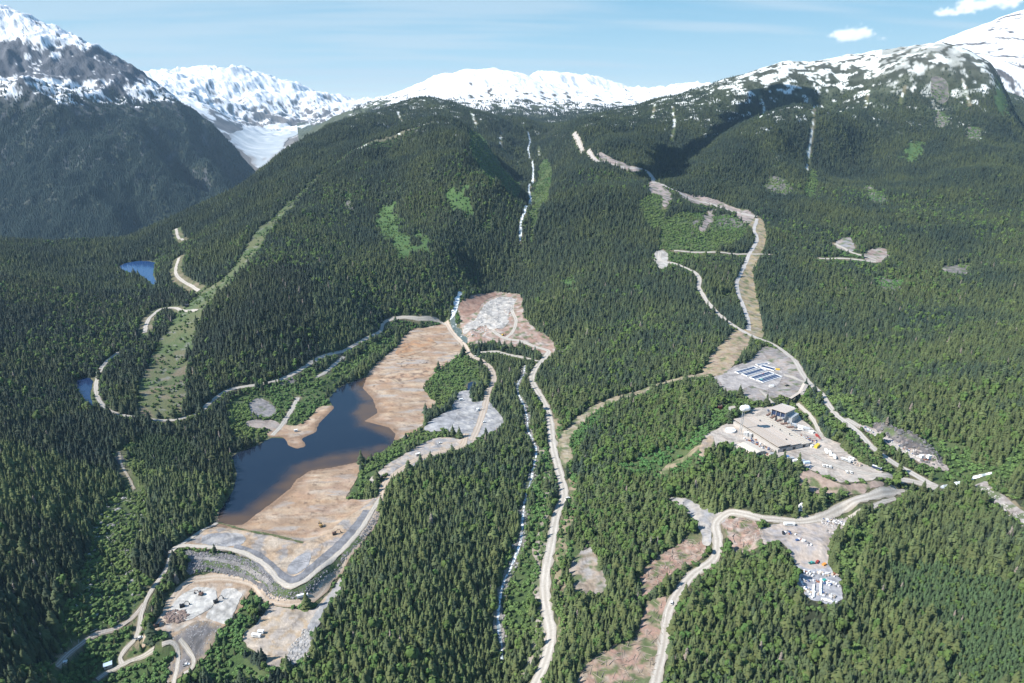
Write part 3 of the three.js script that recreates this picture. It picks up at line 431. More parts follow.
const GULLIES = [[4.5, [501, 128, 502, 147, 508, 156, 518, 164]], [4, [538, 146, 540, 156]], [4, [470, 112, 473, 118, 476, 124]], [3, [655, 104, 653, 112, 652, 118]], [4.5, [810, 98, 813, 120, 810, 145, 806, 170]], [4, [963, 80, 970, 105]], [4, [672, 106, 674, 124, 671, 138]], [5, [760, 96, 764, 108, 760, 118]], [4, [868, 90, 866, 106]], [4, [905, 86, 900, 102]], [4, [398, 112, 402, 122]]].map(([w, a]) => line(w, a));
for (const g of GULLIES) mark(g, 1, 2, 5);
const OUTCROPS = [area([932, 78, 948, 84, 946, 104, 934, 100]), area([770, 178, 790, 184, 786, 196, 764, 190]), area([935, 108, 948, 118, 944, 128, 936, 124]), area([966, 128, 980, 130, 980, 142, 968, 138]), area([272, 382, 290, 378, 296, 384, 276, 388]), area([690, 232, 702, 214, 708, 206, 700, 222, 694, 236]), area([722, 214, 740, 222, 730, 232, 718, 226]), area([344, 188, 350, 196, 352, 212, 346, 204]), area([864, 186, 880, 192, 888, 202, 868, 202]), area([560, 350, 574, 338, 572, 350, 562, 364]), area([120, 455, 132, 464, 126, 482, 118, 470]), area([946, 268, 968, 264, 968, 274, 948, 276]), area([876, 278, 904, 282, 900, 290, 878, 290])];
for (const o of OUTCROPS) mark(o, 2, 0, 14);

// ---- water
function water(name, label, shape, Y, color, { ragged = 1.5, cell = 3.2 } = {}) {
  const P = [], N = [], C = [], UV = []; sheet(land, shape, cell, 0, ragged, color, P, N, C, UV, 14, () => EYE + Y); mark(shape, 1, 3);
  return tag(put(name, sheetGeometry(P, N, C, UV), new THREE.MeshPhysicalMaterial({ vertexColors: true, roughness: 0.12, bumpMap: BUMP, bumpScale: 0.03, specularIntensity: 0.7 })), label, null, null, 'structure');
}
water('pond', 'dark blue tailings pond bordered by tan sand flats', POND, -449.95, (x, z, d, c) => {
  const south = smooth(14, -60, SAND_SOUTH.sdf(x, z) * -1 + 0) , ds = Math.min(SAND_SOUTH.sdf(x, z), SAND_NORTH.sdf(x, z) * 1.4) + 9 * fbm(x / 30, z / 30, 3);
  mix3(c, [0.095, 0.06, 0.036], [0.011, 0.018, 0.033], smooth(-8, 20, ds)); mix3(c, c, [0.014, 0.022, 0.038], smooth(-0.2, 0.5, fbm(x / 60, z / 25, 3)) * 0.4);
});
water('lake', 'small deep blue lake in the forest on the left', LAKES[0][1], -397.7, (x, z, d, c) => mix3(c, [0.012, 0.05, 0.15], [0.018, 0.06, 0.18], 0.5), { cell: 6 });
water('pond', 'narrow dark pond inside the bend of the forest road', LAKES[1][1], -417.7, (x, z, d, c) => mix3(c, [0.010, 0.025, 0.075], [0.014, 0.03, 0.08], 0.5));
water('pond', 'tiny dark pool beside the gravel pad', LAKES[2][1], -441.3, (x, z, d, c) => mix3(c, [0.010, 0.018, 0.04], [0.014, 0.02, 0.05], 0.5), { cell: 2 });

// ---- sand, fill, gravel and rock
const channels = (x, z) => Math.pow(clamp(ridged(x / 70 + fbm(x / 40, z / 40, 2), z / 24 + 0.6 * fbm(x / 60, z / 60, 2), 3) - 0.35), 2);
const sandColor = (shape) => (x, z, d, c) => {
  mix3(c, SAND_A, [0.40, 0.275, 0.20], smooth(-0.3, 0.4, fbm(x / 46, z / 22, 5))); mix3(c, c, [0.50, 0.42, 0.34], smooth(0.0, 0.4, fbm(x / 30 + 33, z / 14, 4)) * 0.7); { const q = fbm(x / 60 + 2, z / 26, 3), f = 1 - 0.45 * smooth(0.035, 0.0, Math.abs(q - 0.04)) - 0.3 * smooth(0.03, 0, Math.abs(fbm(x / 44 + 21, z / 30 + 4, 2) + 0.08)); c[0] *= f; c[1] *= f; c[2] *= f; } mix3(c, c, [0.36, 0.25, 0.165], smooth(0.0, 0.3, fbm(x / 80 + 6, z / 34, 4)) * 0.75); mix3(c, c, [0.40, 0.235, 0.125], smooth(0.05, 0.3, fbm(x / 55 + 90, z / 18, 4)) * 0.4); mix3(c, c, [0.36, 0.335, 0.315], smooth(0.08, 0.3, fbm(x / 70 + 140, z / 20, 4)) * 0.75);
  mix3(c, c, SAND_WET, clamp(smooth(16, -3, POND.sdf(x, z) + 5 * fbm(x / 16, z / 16, 3)) * 0.85 + channels(x, z) * 1.9)); mix3(c, c, [0.16, 0.105, 0.07], smooth(0.42, 0.52, fbm(x / 15 + 70, z / 7, 3)) * 0.8);
};
lay('sand_flat', 'wide tan sand flat on the far side of the dark pond', SAND_NORTH, 0.45, sandColor(SAND_NORTH), { ragged: 3, metre: 40 });
lay('sand_flat', 'tan sand flat between the dark pond and the dam', SAND_SOUTH, 0.4, sandColor(SAND_SOUTH), { ragged: 3, metre: 40 });
lay('sand_flat', 'small sand spit on the near left shore of the pond', area([268, 432, 280, 424, 296, 426, 312, 416, 318, 408, 332, 406, 335, 409, 319, 424, 316, 432, 302, 439, 306, 446, 297, 449, 288, 445, 284, 438, 270, 437]), 0.5, sandColor(), { ragged: 1.5 });
lay('sand_flat', 'stained orange sand at the head of the tailings flat', area([396, 348, 406, 344, 430, 338, 436, 346, 420, 352, 400, 358]), 0.75, recipe([0.42, 0.24, 0.13], SAND_B, { scale: 24, spots: [0.25, 0.15, 0.1] }), { ragged: 7 });
lay('sand_flat', 'reddish sand strip along the right edge of the tailings flat', area([428, 376, 444, 365, 448, 360, 432, 366, 410, 372, 392, 374, 380, 382, 400, 382]), 0.8, recipe([0.40, 0.26, 0.17], SAND_A, { scale: 20, spots: [0.17, 0.11, 0.08], amount: 0.8 }), { ragged: 7 });
lay('gravel_yard', 'tan fill behind the dam crest', DAM_FILL, 0.55, recipe([0.46, 0.38, 0.30], [0.42, 0.30, 0.20], { scale: 30, spots: GREY, amount: 0.7 }), { ragged: 2 });
lay('gravel_yard', 'grey gravel patch on the left of the dam fill', area([203, 537, 218, 533, 238, 535, 246, 541, 236, 547, 214, 546, 203, 543]), 0.8, recipe(GREY, [0.40, 0.38, 0.37], { scale: 12 }), { ragged: 4 });
lay('gravel_yard', 'grey gravel patch at the corner of the dam fill', area([287, 571, 296, 557, 308, 554, 310, 560, 302, 572, 290, 575]), 0.8, recipe(GREY, [0.38, 0.37, 0.38], { scale: 12 }), { ragged: 4 });
lay('gravel_strip', 'dark grey gravel strip along the dam crest', line(6.5, [236, 549, 254, 556, 266, 565, 276, 574, 284, 580, 292, 582, 302, 578, 320, 563, 340, 546, 358, 526, 368, 512]), 0.95, recipe(GREY_D, [0.22, 0.22, 0.235], { scale: 9 }), { ragged: 1.2, cell: 1.6 });
const DAM_FACE = area([180, 550, 198, 552, 230, 555, 250, 561, 266, 571, 279, 585, 291, 592, 303, 588, 321, 574, 343, 557, 364, 532, 378, 510, 384, 506, 374, 526, 357, 546, 344, 562, 326, 580, 312, 594, 297, 600, 279, 600, 264, 592, 251, 583, 234, 577, 208, 571, 186, 574, 190, 560]);
lay('dam', 'curved dark rockfill face of the tailings dam', DAM_FACE, 0.5, recipe([0.165, 0.155, 0.16], [0.22, 0.21, 0.21], { scale: 9, spots: [0.12, 0.11, 0.115], green: 0.28 }), { ragged: 1.2, cell: 1.6 });
lay('grass_strip', 'green grass strip along the foot of the dam crest', line(2.4, [240, 568, 254, 573, 264, 580, 270, 588, 280, 594, 292, 595.5, 306, 588, 324, 574, 344, 556, 360, 538]), 0.95, recipe(GRASS, [0.09, 0.13, 0.05], { scale: 8, spots: [0.2, 0.18, 0.16] }), { ragged: 2, cell: 1.5 });
lay('grass_strip', 'green grass strip on the lower dam bench', line(3, [206, 562, 220, 565, 236, 569, 246, 574, 256, 580]), 0.9, recipe(GRASS, [0.09, 0.13, 0.05], { scale: 8, spots: [0.2, 0.18, 0.16] }), { ragged: 2.5, cell: 1.5 });
lay('gravel_strip', 'narrow pale bench line across the dam face', line(1.6, [196, 559, 214, 560, 234, 564, 250, 570.5, 262, 579, 272, 590]), 1.1, recipe([0.30, 0.28, 0.265], [0.24, 0.225, 0.22], { scale: 8 }), { ragged: 1.2, cell: 1.4 });
lay('gravel_strip', 'dark bench line low on the dam face', line(1.5, [200, 567, 220, 570.5, 238, 575, 254, 582.5, 266, 590.5]), 1.1, recipe([0.12, 0.115, 0.12], [0.16, 0.155, 0.155], { scale: 8 }), { ragged: 1.2, cell: 1.4 });
lay('grass_strip', 'thin green berm between the dam fill and the sand', line(1.8, [217, 523, 232, 527, 246, 531, 258, 533.5, 270, 535, 286, 539, 302, 543]), 1.0, recipe([0.11, 0.12, 0.05], GRASS, { scale: 8, spots: SAND_B }), { ragged: 1.5, cell: 1.5 });
lay('gravel_yard', 'tan excavation yard below the dam', LOWER_YARD, 0.5, recipe([0.45, 0.37, 0.30], [0.40, 0.30, 0.22], { scale: 20, spots: PALE, amount: 0.6, edge: [0.30, 0.2, 0.12] }), { ragged: 2 });
lay('gravel_pad', 'pale crushed rock pad on the left of the excavation yard', area([179, 598, 188, 592, 198, 588, 212, 588, 217, 594, 214, 604, 204, 613, 192, 619, 182, 621, 173, 616, 172, 608]), 0.85, recipe([0.56, 0.54, 0.50], [0.49, 0.47, 0.44], { scale: 10, spots: GREY, amount: 0.4 }), { ragged: 3 });
lay('gravel_pad', 'pale crushed rock pad on the right of the excavation yard', area([222, 590, 232, 590, 243, 594, 240, 602, 234, 612, 228, 624, 216, 623, 205, 618, 212, 610, 219, 600]), 0.85, recipe([0.55, 0.52, 0.48], [0.48, 0.46, 0.43], { scale: 10, spots: GREY, amount: 0.4 }), { ragged: 3 });
const MOUND = area([181, 631, 190, 625, 199, 621, 212, 623, 222, 627, 217, 637, 210, 650, 203, 660, 192, 668, 184, 676, 168, 683, 170, 664, 178, 652, 172, 642]);
lay('gravel_mound', 'dark grey gravel spread below the excavation yard', MOUND, 0.7, recipe([0.125, 0.12, 0.125], [0.17, 0.16, 0.165], { scale: 9, spots: [0.24, 0.22, 0.21], amount: 0.3, edge: [0.32, 0.24, 0.16] }), { ragged: 2 });
lay('gravel_yard', 'tan gravel pad with white trailers under the haul road', TRAILER_PAD, 0.5, recipe([0.44, 0.37, 0.30], [0.39, 0.34, 0.30], { scale: 16, spots: [0.43, 0.32, 0.21], amount: 0.8 }), { ragged: 2.5 });
lay('gravel_pad', 'grey gravel apron on the right of the trailer pad', area([330, 594, 342, 578, 346, 572, 340, 592, 328, 606, 322, 620, 314, 634, 308, 632, 316, 612]), 0.8, recipe(GREY, [0.42, 0.40, 0.38], { scale: 12 }), { ragged: 3 });
const BOULDERS_PAD = area([302, 640, 308, 630, 312, 638, 312, 648, 304, 656, 296, 664, 284, 664, 290, 652]);
lay('rubble', 'pale broken rock heaped at the edge of the trailer pad', BOULDERS_PAD, 0.9, recipe([0.48, 0.46, 0.44], GREY, { scale: 5, spots: [0.2, 0.19, 0.18] }), { ragged: 3 });
lay('gravel_pad', 'grey gravel pad between the tan flat and the creek', PAD_NORTH, 0.5, recipe([0.36, 0.355, 0.355], [0.27, 0.27, 0.29], { scale: 14, spots: [0.52, 0.50, 0.47], amount: 0.7 }), { ragged: 2 });
lay('gravel_pad', 'pale grey terrace beside the haul road above the pond', area([386, 476, 372, 484, 372, 478, 392, 462, 418, 446, 440, 438, 468, 440, 474, 442, 460, 448, 440, 456, 418, 464, 400, 476]), 0.5, recipe([0.42, 0.37, 0.33], GREY, { scale: 14, spots: SAND_A, amount: 0.6 }), { ragged: 3 });
lay('gravel_pad', 'bare grey flat behind the pond waterline on the right', area([424, 428, 436, 418, 452, 410, 456, 420, 446, 430, 430, 432]), 0.7, recipe(GREY, [0.39, 0.39, 0.40], { scale: 12 }), { ragged: 3 });
lay('rock_clearing', 'grey rock clearing on the left bank above the pond', area([250, 404, 258, 399, 270, 402, 276, 408, 274, 416, 262, 418, 252, 416]), 0.7, recipe([0.20, 0.195, 0.205], [0.29, 0.27, 0.265], { scale: 8, spots: [0.36, 0.31, 0.28], amount: 0.5, green: 0.08 }), { ragged: 5 });
lay('gravel_pad', 'pinkish pad below the grey rock clearing', area([248, 421, 262, 420, 276, 421, 280, 428, 268, 429, 248, 427]), 0.7, recipe([0.38, 0.31, 0.27], [0.33, 0.29, 0.265], { scale: 10 }), { ragged: 3 });
// quarry hill
lay('quarry', 'reddish cut slopes round the pale quarry', area([460, 322, 458, 306, 470, 298, 488, 293, 506, 293, 521, 296, 523, 308, 526, 320, 540, 332, 553, 341, 555, 352, 546, 358, 526, 346, 507, 348, 493, 341, 478, 345, 464, 342]), 0.6, recipe([0.36, 0.265, 0.22], RED, { scale: 26, spots: [0.42, 0.38, 0.35], amount: 0.8, green: 0.12 }), { ragged: 5 });
lay('quarry', 'pale grey rock face of the quarry', area([478, 314, 486, 304, 497, 298, 508, 297, 515, 300, 512, 306, 508, 314, 508, 322, 502, 329, 490, 330, 484, 326, 466, 334, 464, 326, 474, 321]), 1.0, recipe([0.50, 0.48, 0.45], [0.36, 0.345, 0.335], { scale: 12, spots: [0.22, 0.2, 0.19], amount: 0.5 }), { ragged: 5 });
lay('cut_slope', 'dark reddish cut slope at the left of the quarry', area([460, 314, 460, 305, 474, 297, 490, 293, 496, 296, 484, 302, 476, 312, 466, 316]), 1.1, recipe([0.27, 0.16, 0.12], [0.31, 0.21, 0.165], { scale: 16 }), { ragged: 4 });
// middle and right
lay('gravel_yard', 'dusty yard round the large mill building', MILL_YARD, 0.5, recipe([0.50, 0.43, 0.37], [0.44, 0.40, 0.36], { scale: 14, spots: [0.38, 0.33, 0.30], amount: 0.6 }), { ragged: 2, cell: 1.8 });
lay('cut_slope', 'bare brown slope below the mill yard', area([810, 471, 840, 484, 872, 482, 884, 484, 862, 494, 838, 495, 806, 492, 796, 476]), 0.6, recipe([0.34, 0.26, 0.22], [0.28, 0.21, 0.17], { scale: 12, green: 0.2 }), { ragged: 4 });
lay('cut_slope', 'tan bank at the left end of the mill yard', area([699, 458, 702, 442, 712, 436, 714, 446, 708, 456]), 0.8, recipe([0.42, 0.32, 0.22], [0.35, 0.29, 0.24], { scale: 10 }), { ragged: 2 });
lay('gravel_yard', 'grey gravel bench round the dark blue basins', area([714, 378, 735, 366, 753, 358, 764, 347, 778, 350, 794, 362, 804, 378, 808, 390, 798, 398, 782, 396, 766, 402, 750, 400, 738, 394, 722, 389]), 0.5, recipe([0.33, 0.295, 0.28], [0.28, 0.26, 0.26], { scale: 14, spots: [0.28, 0.22, 0.18], amount: 0.6, green: 0.07 }), { ragged: 3 });
lay('gravel_pad', 'levelled pale pad under the dark blue basins', BASIN_PAD, 0.8, recipe([0.42, 0.385, 0.365], [0.34, 0.315, 0.31], { scale: 10 }), { ragged: 1.5 });
lay('cut_slope', 'ochre bank at the left of the basin bench', area([705, 376, 704, 366, 716, 349, 728, 338, 736, 330, 752, 341, 744, 352, 735, 363, 722, 375]), 0.6, recipe(OCHRE, [0.36, 0.29, 0.22], { scale: 14, spots: [0.32, 0.20, 0.15], amount: 0.6, green: 0.06 }), { ragged: 3 });
lay('cleared_strip', 'ochre cleared strip running up through the right forest', area([748, 222, 762, 219, 766, 238, 760, 256, 754, 274, 757, 296, 764, 334, 752, 340, 744, 330, 748, 318, 742, 300, 737, 286, 743, 270, 752, 252, 757, 240]), 0.5, recipe(OCHRE, [0.31, 0.24, 0.15], { scale: 22, spots: [0.30, 0.27, 0.24], amount: 0.7, green: 0.1 }), { ragged: 4 });
lay('gravel_yard', 'tan laydown yard beside the lower road', LAYDOWN, 0.5, recipe([0.46, 0.385, 0.33], [0.42, 0.37, 0.34], { scale: 12, spots: [0.34, 0.32, 0.33], amount: 0.8 }), { ragged: 2 });
lay('gravel_yard', 'blue grey storage yard strewn with white goods', GREY_YARD, 0.5, recipe([0.37, 0.37, 0.40], [0.30, 0.30, 0.33], { scale: 8, spots: [0.5, 0.5, 0.5], amount: 0.5 }), { ragged: 2 });
lay('gravel_yard', 'grey gravel spur at the left end of the lower road', area([669, 498, 684, 499, 700, 505, 716, 512, 732, 511, 724, 522, 712, 528, 712, 544, 704, 546, 700, 530, 690, 517, 678, 505]), 0.5, recipe([0.42, 0.385, 0.35], GREY, { scale: 14 }), { ragged: 3 });
lay('slash', 'reddish logged slope left of the lower road', area([690, 536, 703, 542, 706, 554, 690, 566, 671, 576, 648, 594, 640, 600, 641, 574, 663, 553]), 0.5, recipe(RED, [0.27, 0.185, 0.14], { scale: 12, spots: [0.42, 0.36, 0.31], amount: 0.5, green: 0.16 }), { ragged: 4 });
lay('slash', 'reddish cut patch right of the road bend', area([722, 520, 740, 519, 758, 521, 762, 545, 748, 551, 733, 550, 726, 536]), 0.5, recipe(RED, [0.31, 0.235, 0.20], { scale: 10, spots: [0.44, 0.40, 0.37], amount: 0.5, green: 0.16 }), { ragged: 4 });
lay('slash', 'reddish logged ground at the bottom between the two roads', area([584, 668, 612, 646, 637, 632, 646, 606, 664, 596, 668, 612, 660, 650, 652, 690, 650, 720, 560, 740]), 0.5, recipe(RED, [0.25, 0.20, 0.14], { scale: 14, spots: [0.40, 0.34, 0.29], amount: 0.5, green: 0.3 }), { ragged: 6 });
lay('clearing', 'brown gravel clearing in the middle forest', area([571, 562, 578, 556, 588, 543, 592, 548, 602, 568, 607, 588, 596, 594, 577, 594, 569, 574]), 0.5, recipe([0.33, 0.26, 0.20], [0.32, 0.30, 0.29], { scale: 12, spots: [0.2, 0.17, 0.12], amount: 0.6, green: 0.1 }), { ragged: 3 });
lay('roadside_bank', 'gravel bank along the left side of the main road', line(5.5, [541, 452, 548, 478, 546, 505, 540, 545, 538, 580, 540, 620, 536, 652, 526, 668, 514, 683]), 0.45, recipe([0.38, 0.335, 0.30], [0.29, 0.24, 0.19], { scale: 12, green: 0.3 }), { ragged: 7, code: 2 });
lay('roadside_bank', 'brown bank along the right side of the main road', line(5, [556, 420, 562, 450, 570, 470, 574, 496, 566, 530, 558, 570, 561, 600, 562, 640]), 0.42, recipe([0.31, 0.245, 0.17], [0.24, 0.20, 0.12], { scale: 12, green: 0.34 }), { ragged: 7, code: 2 });
lay('cleared_strip', 'old cleared track curving from the main road to the mill', line(9, [566, 462, 563, 446, 571, 430, 590, 412, 614, 400, 648, 390, 676, 380, 700, 376]), 0.45, recipe([0.31, 0.26, 0.18], [0.26, 0.22, 0.14], { scale: 12, spots: [0.38, 0.34, 0.30], amount: 0.5, green: 0.2 }), { ragged: 6 });
lay('cleared_strip', 'brown overgrown track below the mill terrace', line(7, [664, 473, 682, 460, 700, 448]), 0.45, recipe([0.33, 0.26, 0.18], [0.2, 0.2, 0.1], { scale: 10, green: 0.2 }), { ragged: 4 });
lay('dirt_patch', 'bare pinkish ground beside the road above the mill', area([838, 240, 850, 238, 856, 248, 848, 252, 836, 248]), 0.5, recipe([0.30, 0.255, 0.235], GREY, { scale: 16, green: 0.15 }), { ragged: 12 });
lay('dirt_patch', 'bare reddish ground at the end of the upper right spur', area([864, 252, 876, 248, 888, 250, 888, 258, 876, 263, 866, 260]), 0.5, recipe([0.30, 0.22, 0.19], [0.38, 0.345, 0.32], { scale: 20, green: 0.15 }), { ragged: 12 });
lay('dirt_patch', 'pale bare patch in the far right forest', area([942, 268, 956, 266, 968, 272, 960, 275, 946, 273]), 0.5, recipe([0.33, 0.30, 0.275], [0.27, 0.23, 0.20], { scale: 16, green: 0.15 }), { ragged: 12 });
lay('dirt_patch', 'bright landslip at the left end of the middle road', area([655, 252, 664, 250, 668, 256, 668, 264, 662, 270, 656, 264]), 0.5, recipe([0.47, 0.45, 0.42], [0.38, 0.35, 0.32], { scale: 16 }), { ragged: 5 });
for (const [l, a] of [['wide', [676, 192, 692, 196, 716, 200, 736, 208, 750, 212, 742, 214, 716, 206, 690, 202]], ['narrow', [650, 182, 664, 186, 672, 196, 664, 210, 660, 196, 648, 190]], ['lower', [706, 214, 716, 208, 712, 222, 704, 232, 700, 226]], ['upper', [598, 152, 612, 158, 626, 164, 640, 170, 630, 172, 612, 166, 600, 160]], ['middle', [736, 214, 752, 214, 752, 224, 742, 222]]]) lay('cut_slope', `${l} pinkish road cut on the upper right hillside`, area(a), 0.6, recipe([0.37, 0.29, 0.265], [0.32, 0.265, 0.25], { scale: 24, spots: [0.36, 0.33, 0.31], green: 0.12 }), { ragged: 13 });
const CLIFF = area([872, 424, 884, 424, 896, 429, 912, 434, 922, 441, 932, 448, 944, 464, 936, 466, 924, 460, 912, 453, 894, 440, 878, 432]);
lay('cliff', 'dark rock cut behind the benches right of the main road', CLIFF, 0.7, recipe([0.085, 0.08, 0.088], [0.17, 0.155, 0.155], { scale: 8, spots: [0.32, 0.26, 0.23], amount: 0.55, green: 0.22 }), { ragged: 3 });
lay('gravel_yard', 'rocky bench with debris below the dark rock cut', line(6.5, [862, 428, 876, 434, 890, 442, 905, 451, 917, 458, 932, 465, 944, 468]), 0.75, recipe([0.42, 0.365, 0.33], [0.36, 0.30, 0.27], { scale: 9, spots: [0.5, 0.47, 0.45] }), { ragged: 3 });
lay('gravel_wash', 'stony wash at the right edge of the picture', line(7, [979, 486, 989, 493, 1004, 501, 1018, 514, 1030, 528]), 0.6, recipe([0.37, 0.34, 0.33], [0.30, 0.26, 0.24], { scale: 10, green: 0.15 }), { ragged: 4 });
OUTCROPS.forEach((o, i) => { const where = ['under the right summit', 'above the hillside road', 'in the steep right forest', 'beside the far right gully', 'beside the north pond road', 'streaked, below the hillside road', 'pinkish, below the hillside road', 'thin, on the left hill', 'low on the right mountain', 'behind the quarry', 'by the left forest track', 'in the far right forest', 'among the right bench trees'][i]; lay('rock_outcrop', `bare rock outcrop ${where}`, o, 0.6, recipe([0.115, 0.11, 0.112], [0.19, 0.17, 0.16], { scale: 16, spots: [0.25, 0.22, 0.21], amount: 0.5, green: 0.2 }), { ragged: 17, code: null }); });

// ---- roads and tracks
road('long pale gravel road sweeping round the hill north of the pond', 2.7, [119, 352, 105, 364, 97, 380, 99, 400, 112, 412, 145, 419, 172, 420.5, 195, 415, 211, 402, 230, 390, 254, 385.5, 275, 381.5, 297, 372, 332, 354, 362, 341, 380, 332, 385, 322, 398, 318, 420, 319, 440, 322, 447, 325]);
road('wide main haul road from the quarry foot down to the gravel pad', 4.2, [446, 322, 453, 334, 465, 347, 471, 356, 482, 361, 490, 368, 494, 380, 488, 392, 486, 402, 479, 425, 472, 441], { tone: [0.45, 0.37, 0.30], rut: [0.52, 0.45, 0.38] });
road('curving haul road between the pond terrace and the trailer pad', 3.6, [466, 434, 462, 446, 442, 452, 418, 459, 399, 471, 385, 483, 379, 505, 373, 522, 362, 537, 346, 556, 328, 580, 315, 597, 294, 603, 278, 602, 264, 595, 254, 585, 236, 580, 209, 579, 189, 583, 176, 595, 168, 610, 160, 623, 151, 634, 143, 641], { tone: [0.44, 0.35, 0.27], rut: [0.50, 0.42, 0.34], verge: [0.33, 0.24, 0.17] });
road('pale road along the top of the curved dam', 2.2, [169.6, 554, 179, 547, 199, 547.5, 230, 550, 251, 557, 267, 567.5, 280, 582, 291, 587, 302, 583, 320, 569, 341, 552, 362, 528, 372, 512, 380, 499], { tone: [0.49, 0.44, 0.38], lift: 1.3 });
road('inner track beside the upstream edge of the dam fill', 1.8, [180, 546, 192, 538, 204, 530, 217, 523.5], { lift: 1.2 });
road('crossing track over the creek below the quarry', 3.6, [478, 353, 495, 352, 508, 355, 525, 358.5, 538, 362]);
road('quarry access road looping over the pale rock', 3.6, [485, 317, 489, 325, 495, 333, 506, 339, 521, 341.5, 535, 347, 549, 352, 546, 357]);
road('side loop road inside the quarry', 3.2, [516, 299, 512, 309, 516, 322, 512, 333, 506, 338]);
road('main gravel road running down beside the white creek', 4.6, [549, 352, 543, 360, 536, 368, 532, 378, 534, 386, 542, 399, 549, 416, 553, 447, 562, 482, 564, 496, 557, 514, 551, 545, 545, 580, 547, 611, 551, 635, 545, 662, 535, 684, 518, 715, 505, 740], { tone: [0.41, 0.375, 0.33] });
road('lower gravel road bending round the logged slope', 4.2, [646, 730, 655, 684, 663, 650, 669, 611, 679, 592, 694, 574, 714, 559, 718, 541, 716, 524, 729, 513, 745, 514.5, 762, 519, 775, 520, 800, 522, 820, 518.5, 843, 508, 866, 498, 884, 492.5, 898, 491.5], { tone: [0.41, 0.37, 0.325] });
road('narrow shaded link from the lower road to the junction', 1.7, [897, 491.5, 910, 490.5, 924, 489.5, 938, 488.5], { grow: 0.5 });
road('lower side track joining behind the laydown yard', 1.9, [849, 518, 868, 509, 884, 502, 896, 499]);
road('upper hillside road climbing left across the right mountain', 4.6, [574, 133, 581, 148, 601, 162, 624, 168, 644, 170, 663, 185, 683, 195, 714, 205, 740, 213, 757, 217], { tone: [0.42, 0.385, 0.355], rut: [0.48, 0.45, 0.42], shoulder: 4 });
road('straight road down the ochre cleared strip', 3.4, [757, 219, 754, 231, 757, 239, 750, 253, 742, 271, 737, 283, 739, 296, 745, 311, 748, 322, 749, 331], { tone: [0.45, 0.43, 0.42] });
road('long pale road passing the basins and the mill on the right', 3.7, [660, 252, 660, 260, 673, 263.5, 684, 267.5, 693, 271.5, 699.5, 279, 699, 288, 706, 300, 717, 313, 728, 322, 740, 330, 754, 337, 767, 342, 780, 349, 794, 360, 803.5, 376, 810, 384, 821, 394, 829, 406, 838, 417, 857, 431.5, 873, 448.5, 888, 459.5, 909, 472, 930, 484, 938, 488], { tone: [0.45, 0.415, 0.375], rut: [0.54, 0.505, 0.46] });
road('yard road leading out of the mill yard to the junction', 3.6, [812, 455, 838, 467, 862, 473, 884, 476, 905, 480.5, 936, 487.5], { tone: [0.41, 0.37, 0.325] });
road('bench road below the dark rock cut', 3.2, [846, 419, 860, 427, 876, 434, 890, 443, 905, 452, 917, 459]);
road('short link road from the basins to the long pale road', 2.8, [777, 372, 788, 376.5, 799, 380.5, 808, 383.5]);
road('thin straight track across the right forest', 2.4, [674, 251, 692, 252.5, 728, 253.5, 750, 254.3, 771, 254.6], { shoulder: 0.8, grow: 6 });
road('thin road on the upper right forest bench', 3.0, [819, 258.6, 843, 258.6, 862, 260.5, 876, 262], { grow: 7 });
road('short spur road on the upper right forest bench', 3.0, [835, 244, 843, 248, 850, 252, 866, 257, 876, 260], { grow: 7 });
road('narrow road above the blue lake', 3.2, [176, 229, 178, 237, 183, 240.5], { grow: 12 });
road('narrow road right of the blue lake', 3.2, [179, 258, 176, 274, 187, 284, 199, 291], { grow: 12 });
road('narrow road below the dark hut', 3.4, [197, 311, 184, 311, 172, 308, 162, 309, 152, 316, 146, 326, 145, 333], { grow: 10 });
road('spur road down to the pond shore on its left side', 3.0, [298, 398, 294, 406, 288, 416, 280, 428, 272, 436]);
road('grassy upper spur road above the pond', 2.2, [344, 357, 338, 362, 326, 372, 316, 378]);
road('track along the ravine from the dam to the bottom left', 1.6, [171, 554, 166, 570, 158, 581, 148, 597, 144, 606, 142, 612, 138, 632, 134, 641, 125, 650, 120, 659, 123, 665], { tone: [0.40, 0.365, 0.32] });
road('track slanting down across the bottom left brush', 1.5, [144, 604, 138, 612, 128, 622, 115, 629, 98, 634, 81, 645, 67, 656, 56, 667], { tone: [0.38, 0.32, 0.27] });
road('thin track passing the blue roofed shed', 1.5, [154, 650, 146, 655, 137, 659, 123, 665, 108, 672.5, 97, 680], { tone: [0.36, 0.33, 0.28] });
road('pale ring track round the dark gravel', 1.2, [162, 645, 172, 643, 178, 651, 177, 668, 174, 683, 172, 700], { lift: 1.2 });
road('pale loop track on the dark gravel', 1.1, [180, 640, 188, 651, 194, 660, 191, 670, 184, 674], { lift: 1.3 });
road('faint forest track on the left slope', 1.1, [119, 452, 122, 466, 130, 480, 134, 490], { tone: [0.28, 0.24, 0.18], grow: 6 });
road('footpath from the basins down to the crusher building', 1.8, [760, 391, 768, 399, 774, 405], { lift: 1.0 });
road('curving track right of the crusher building', 1.9, [797, 404, 806, 412, 813, 420, 819, 432, 822, 438]);

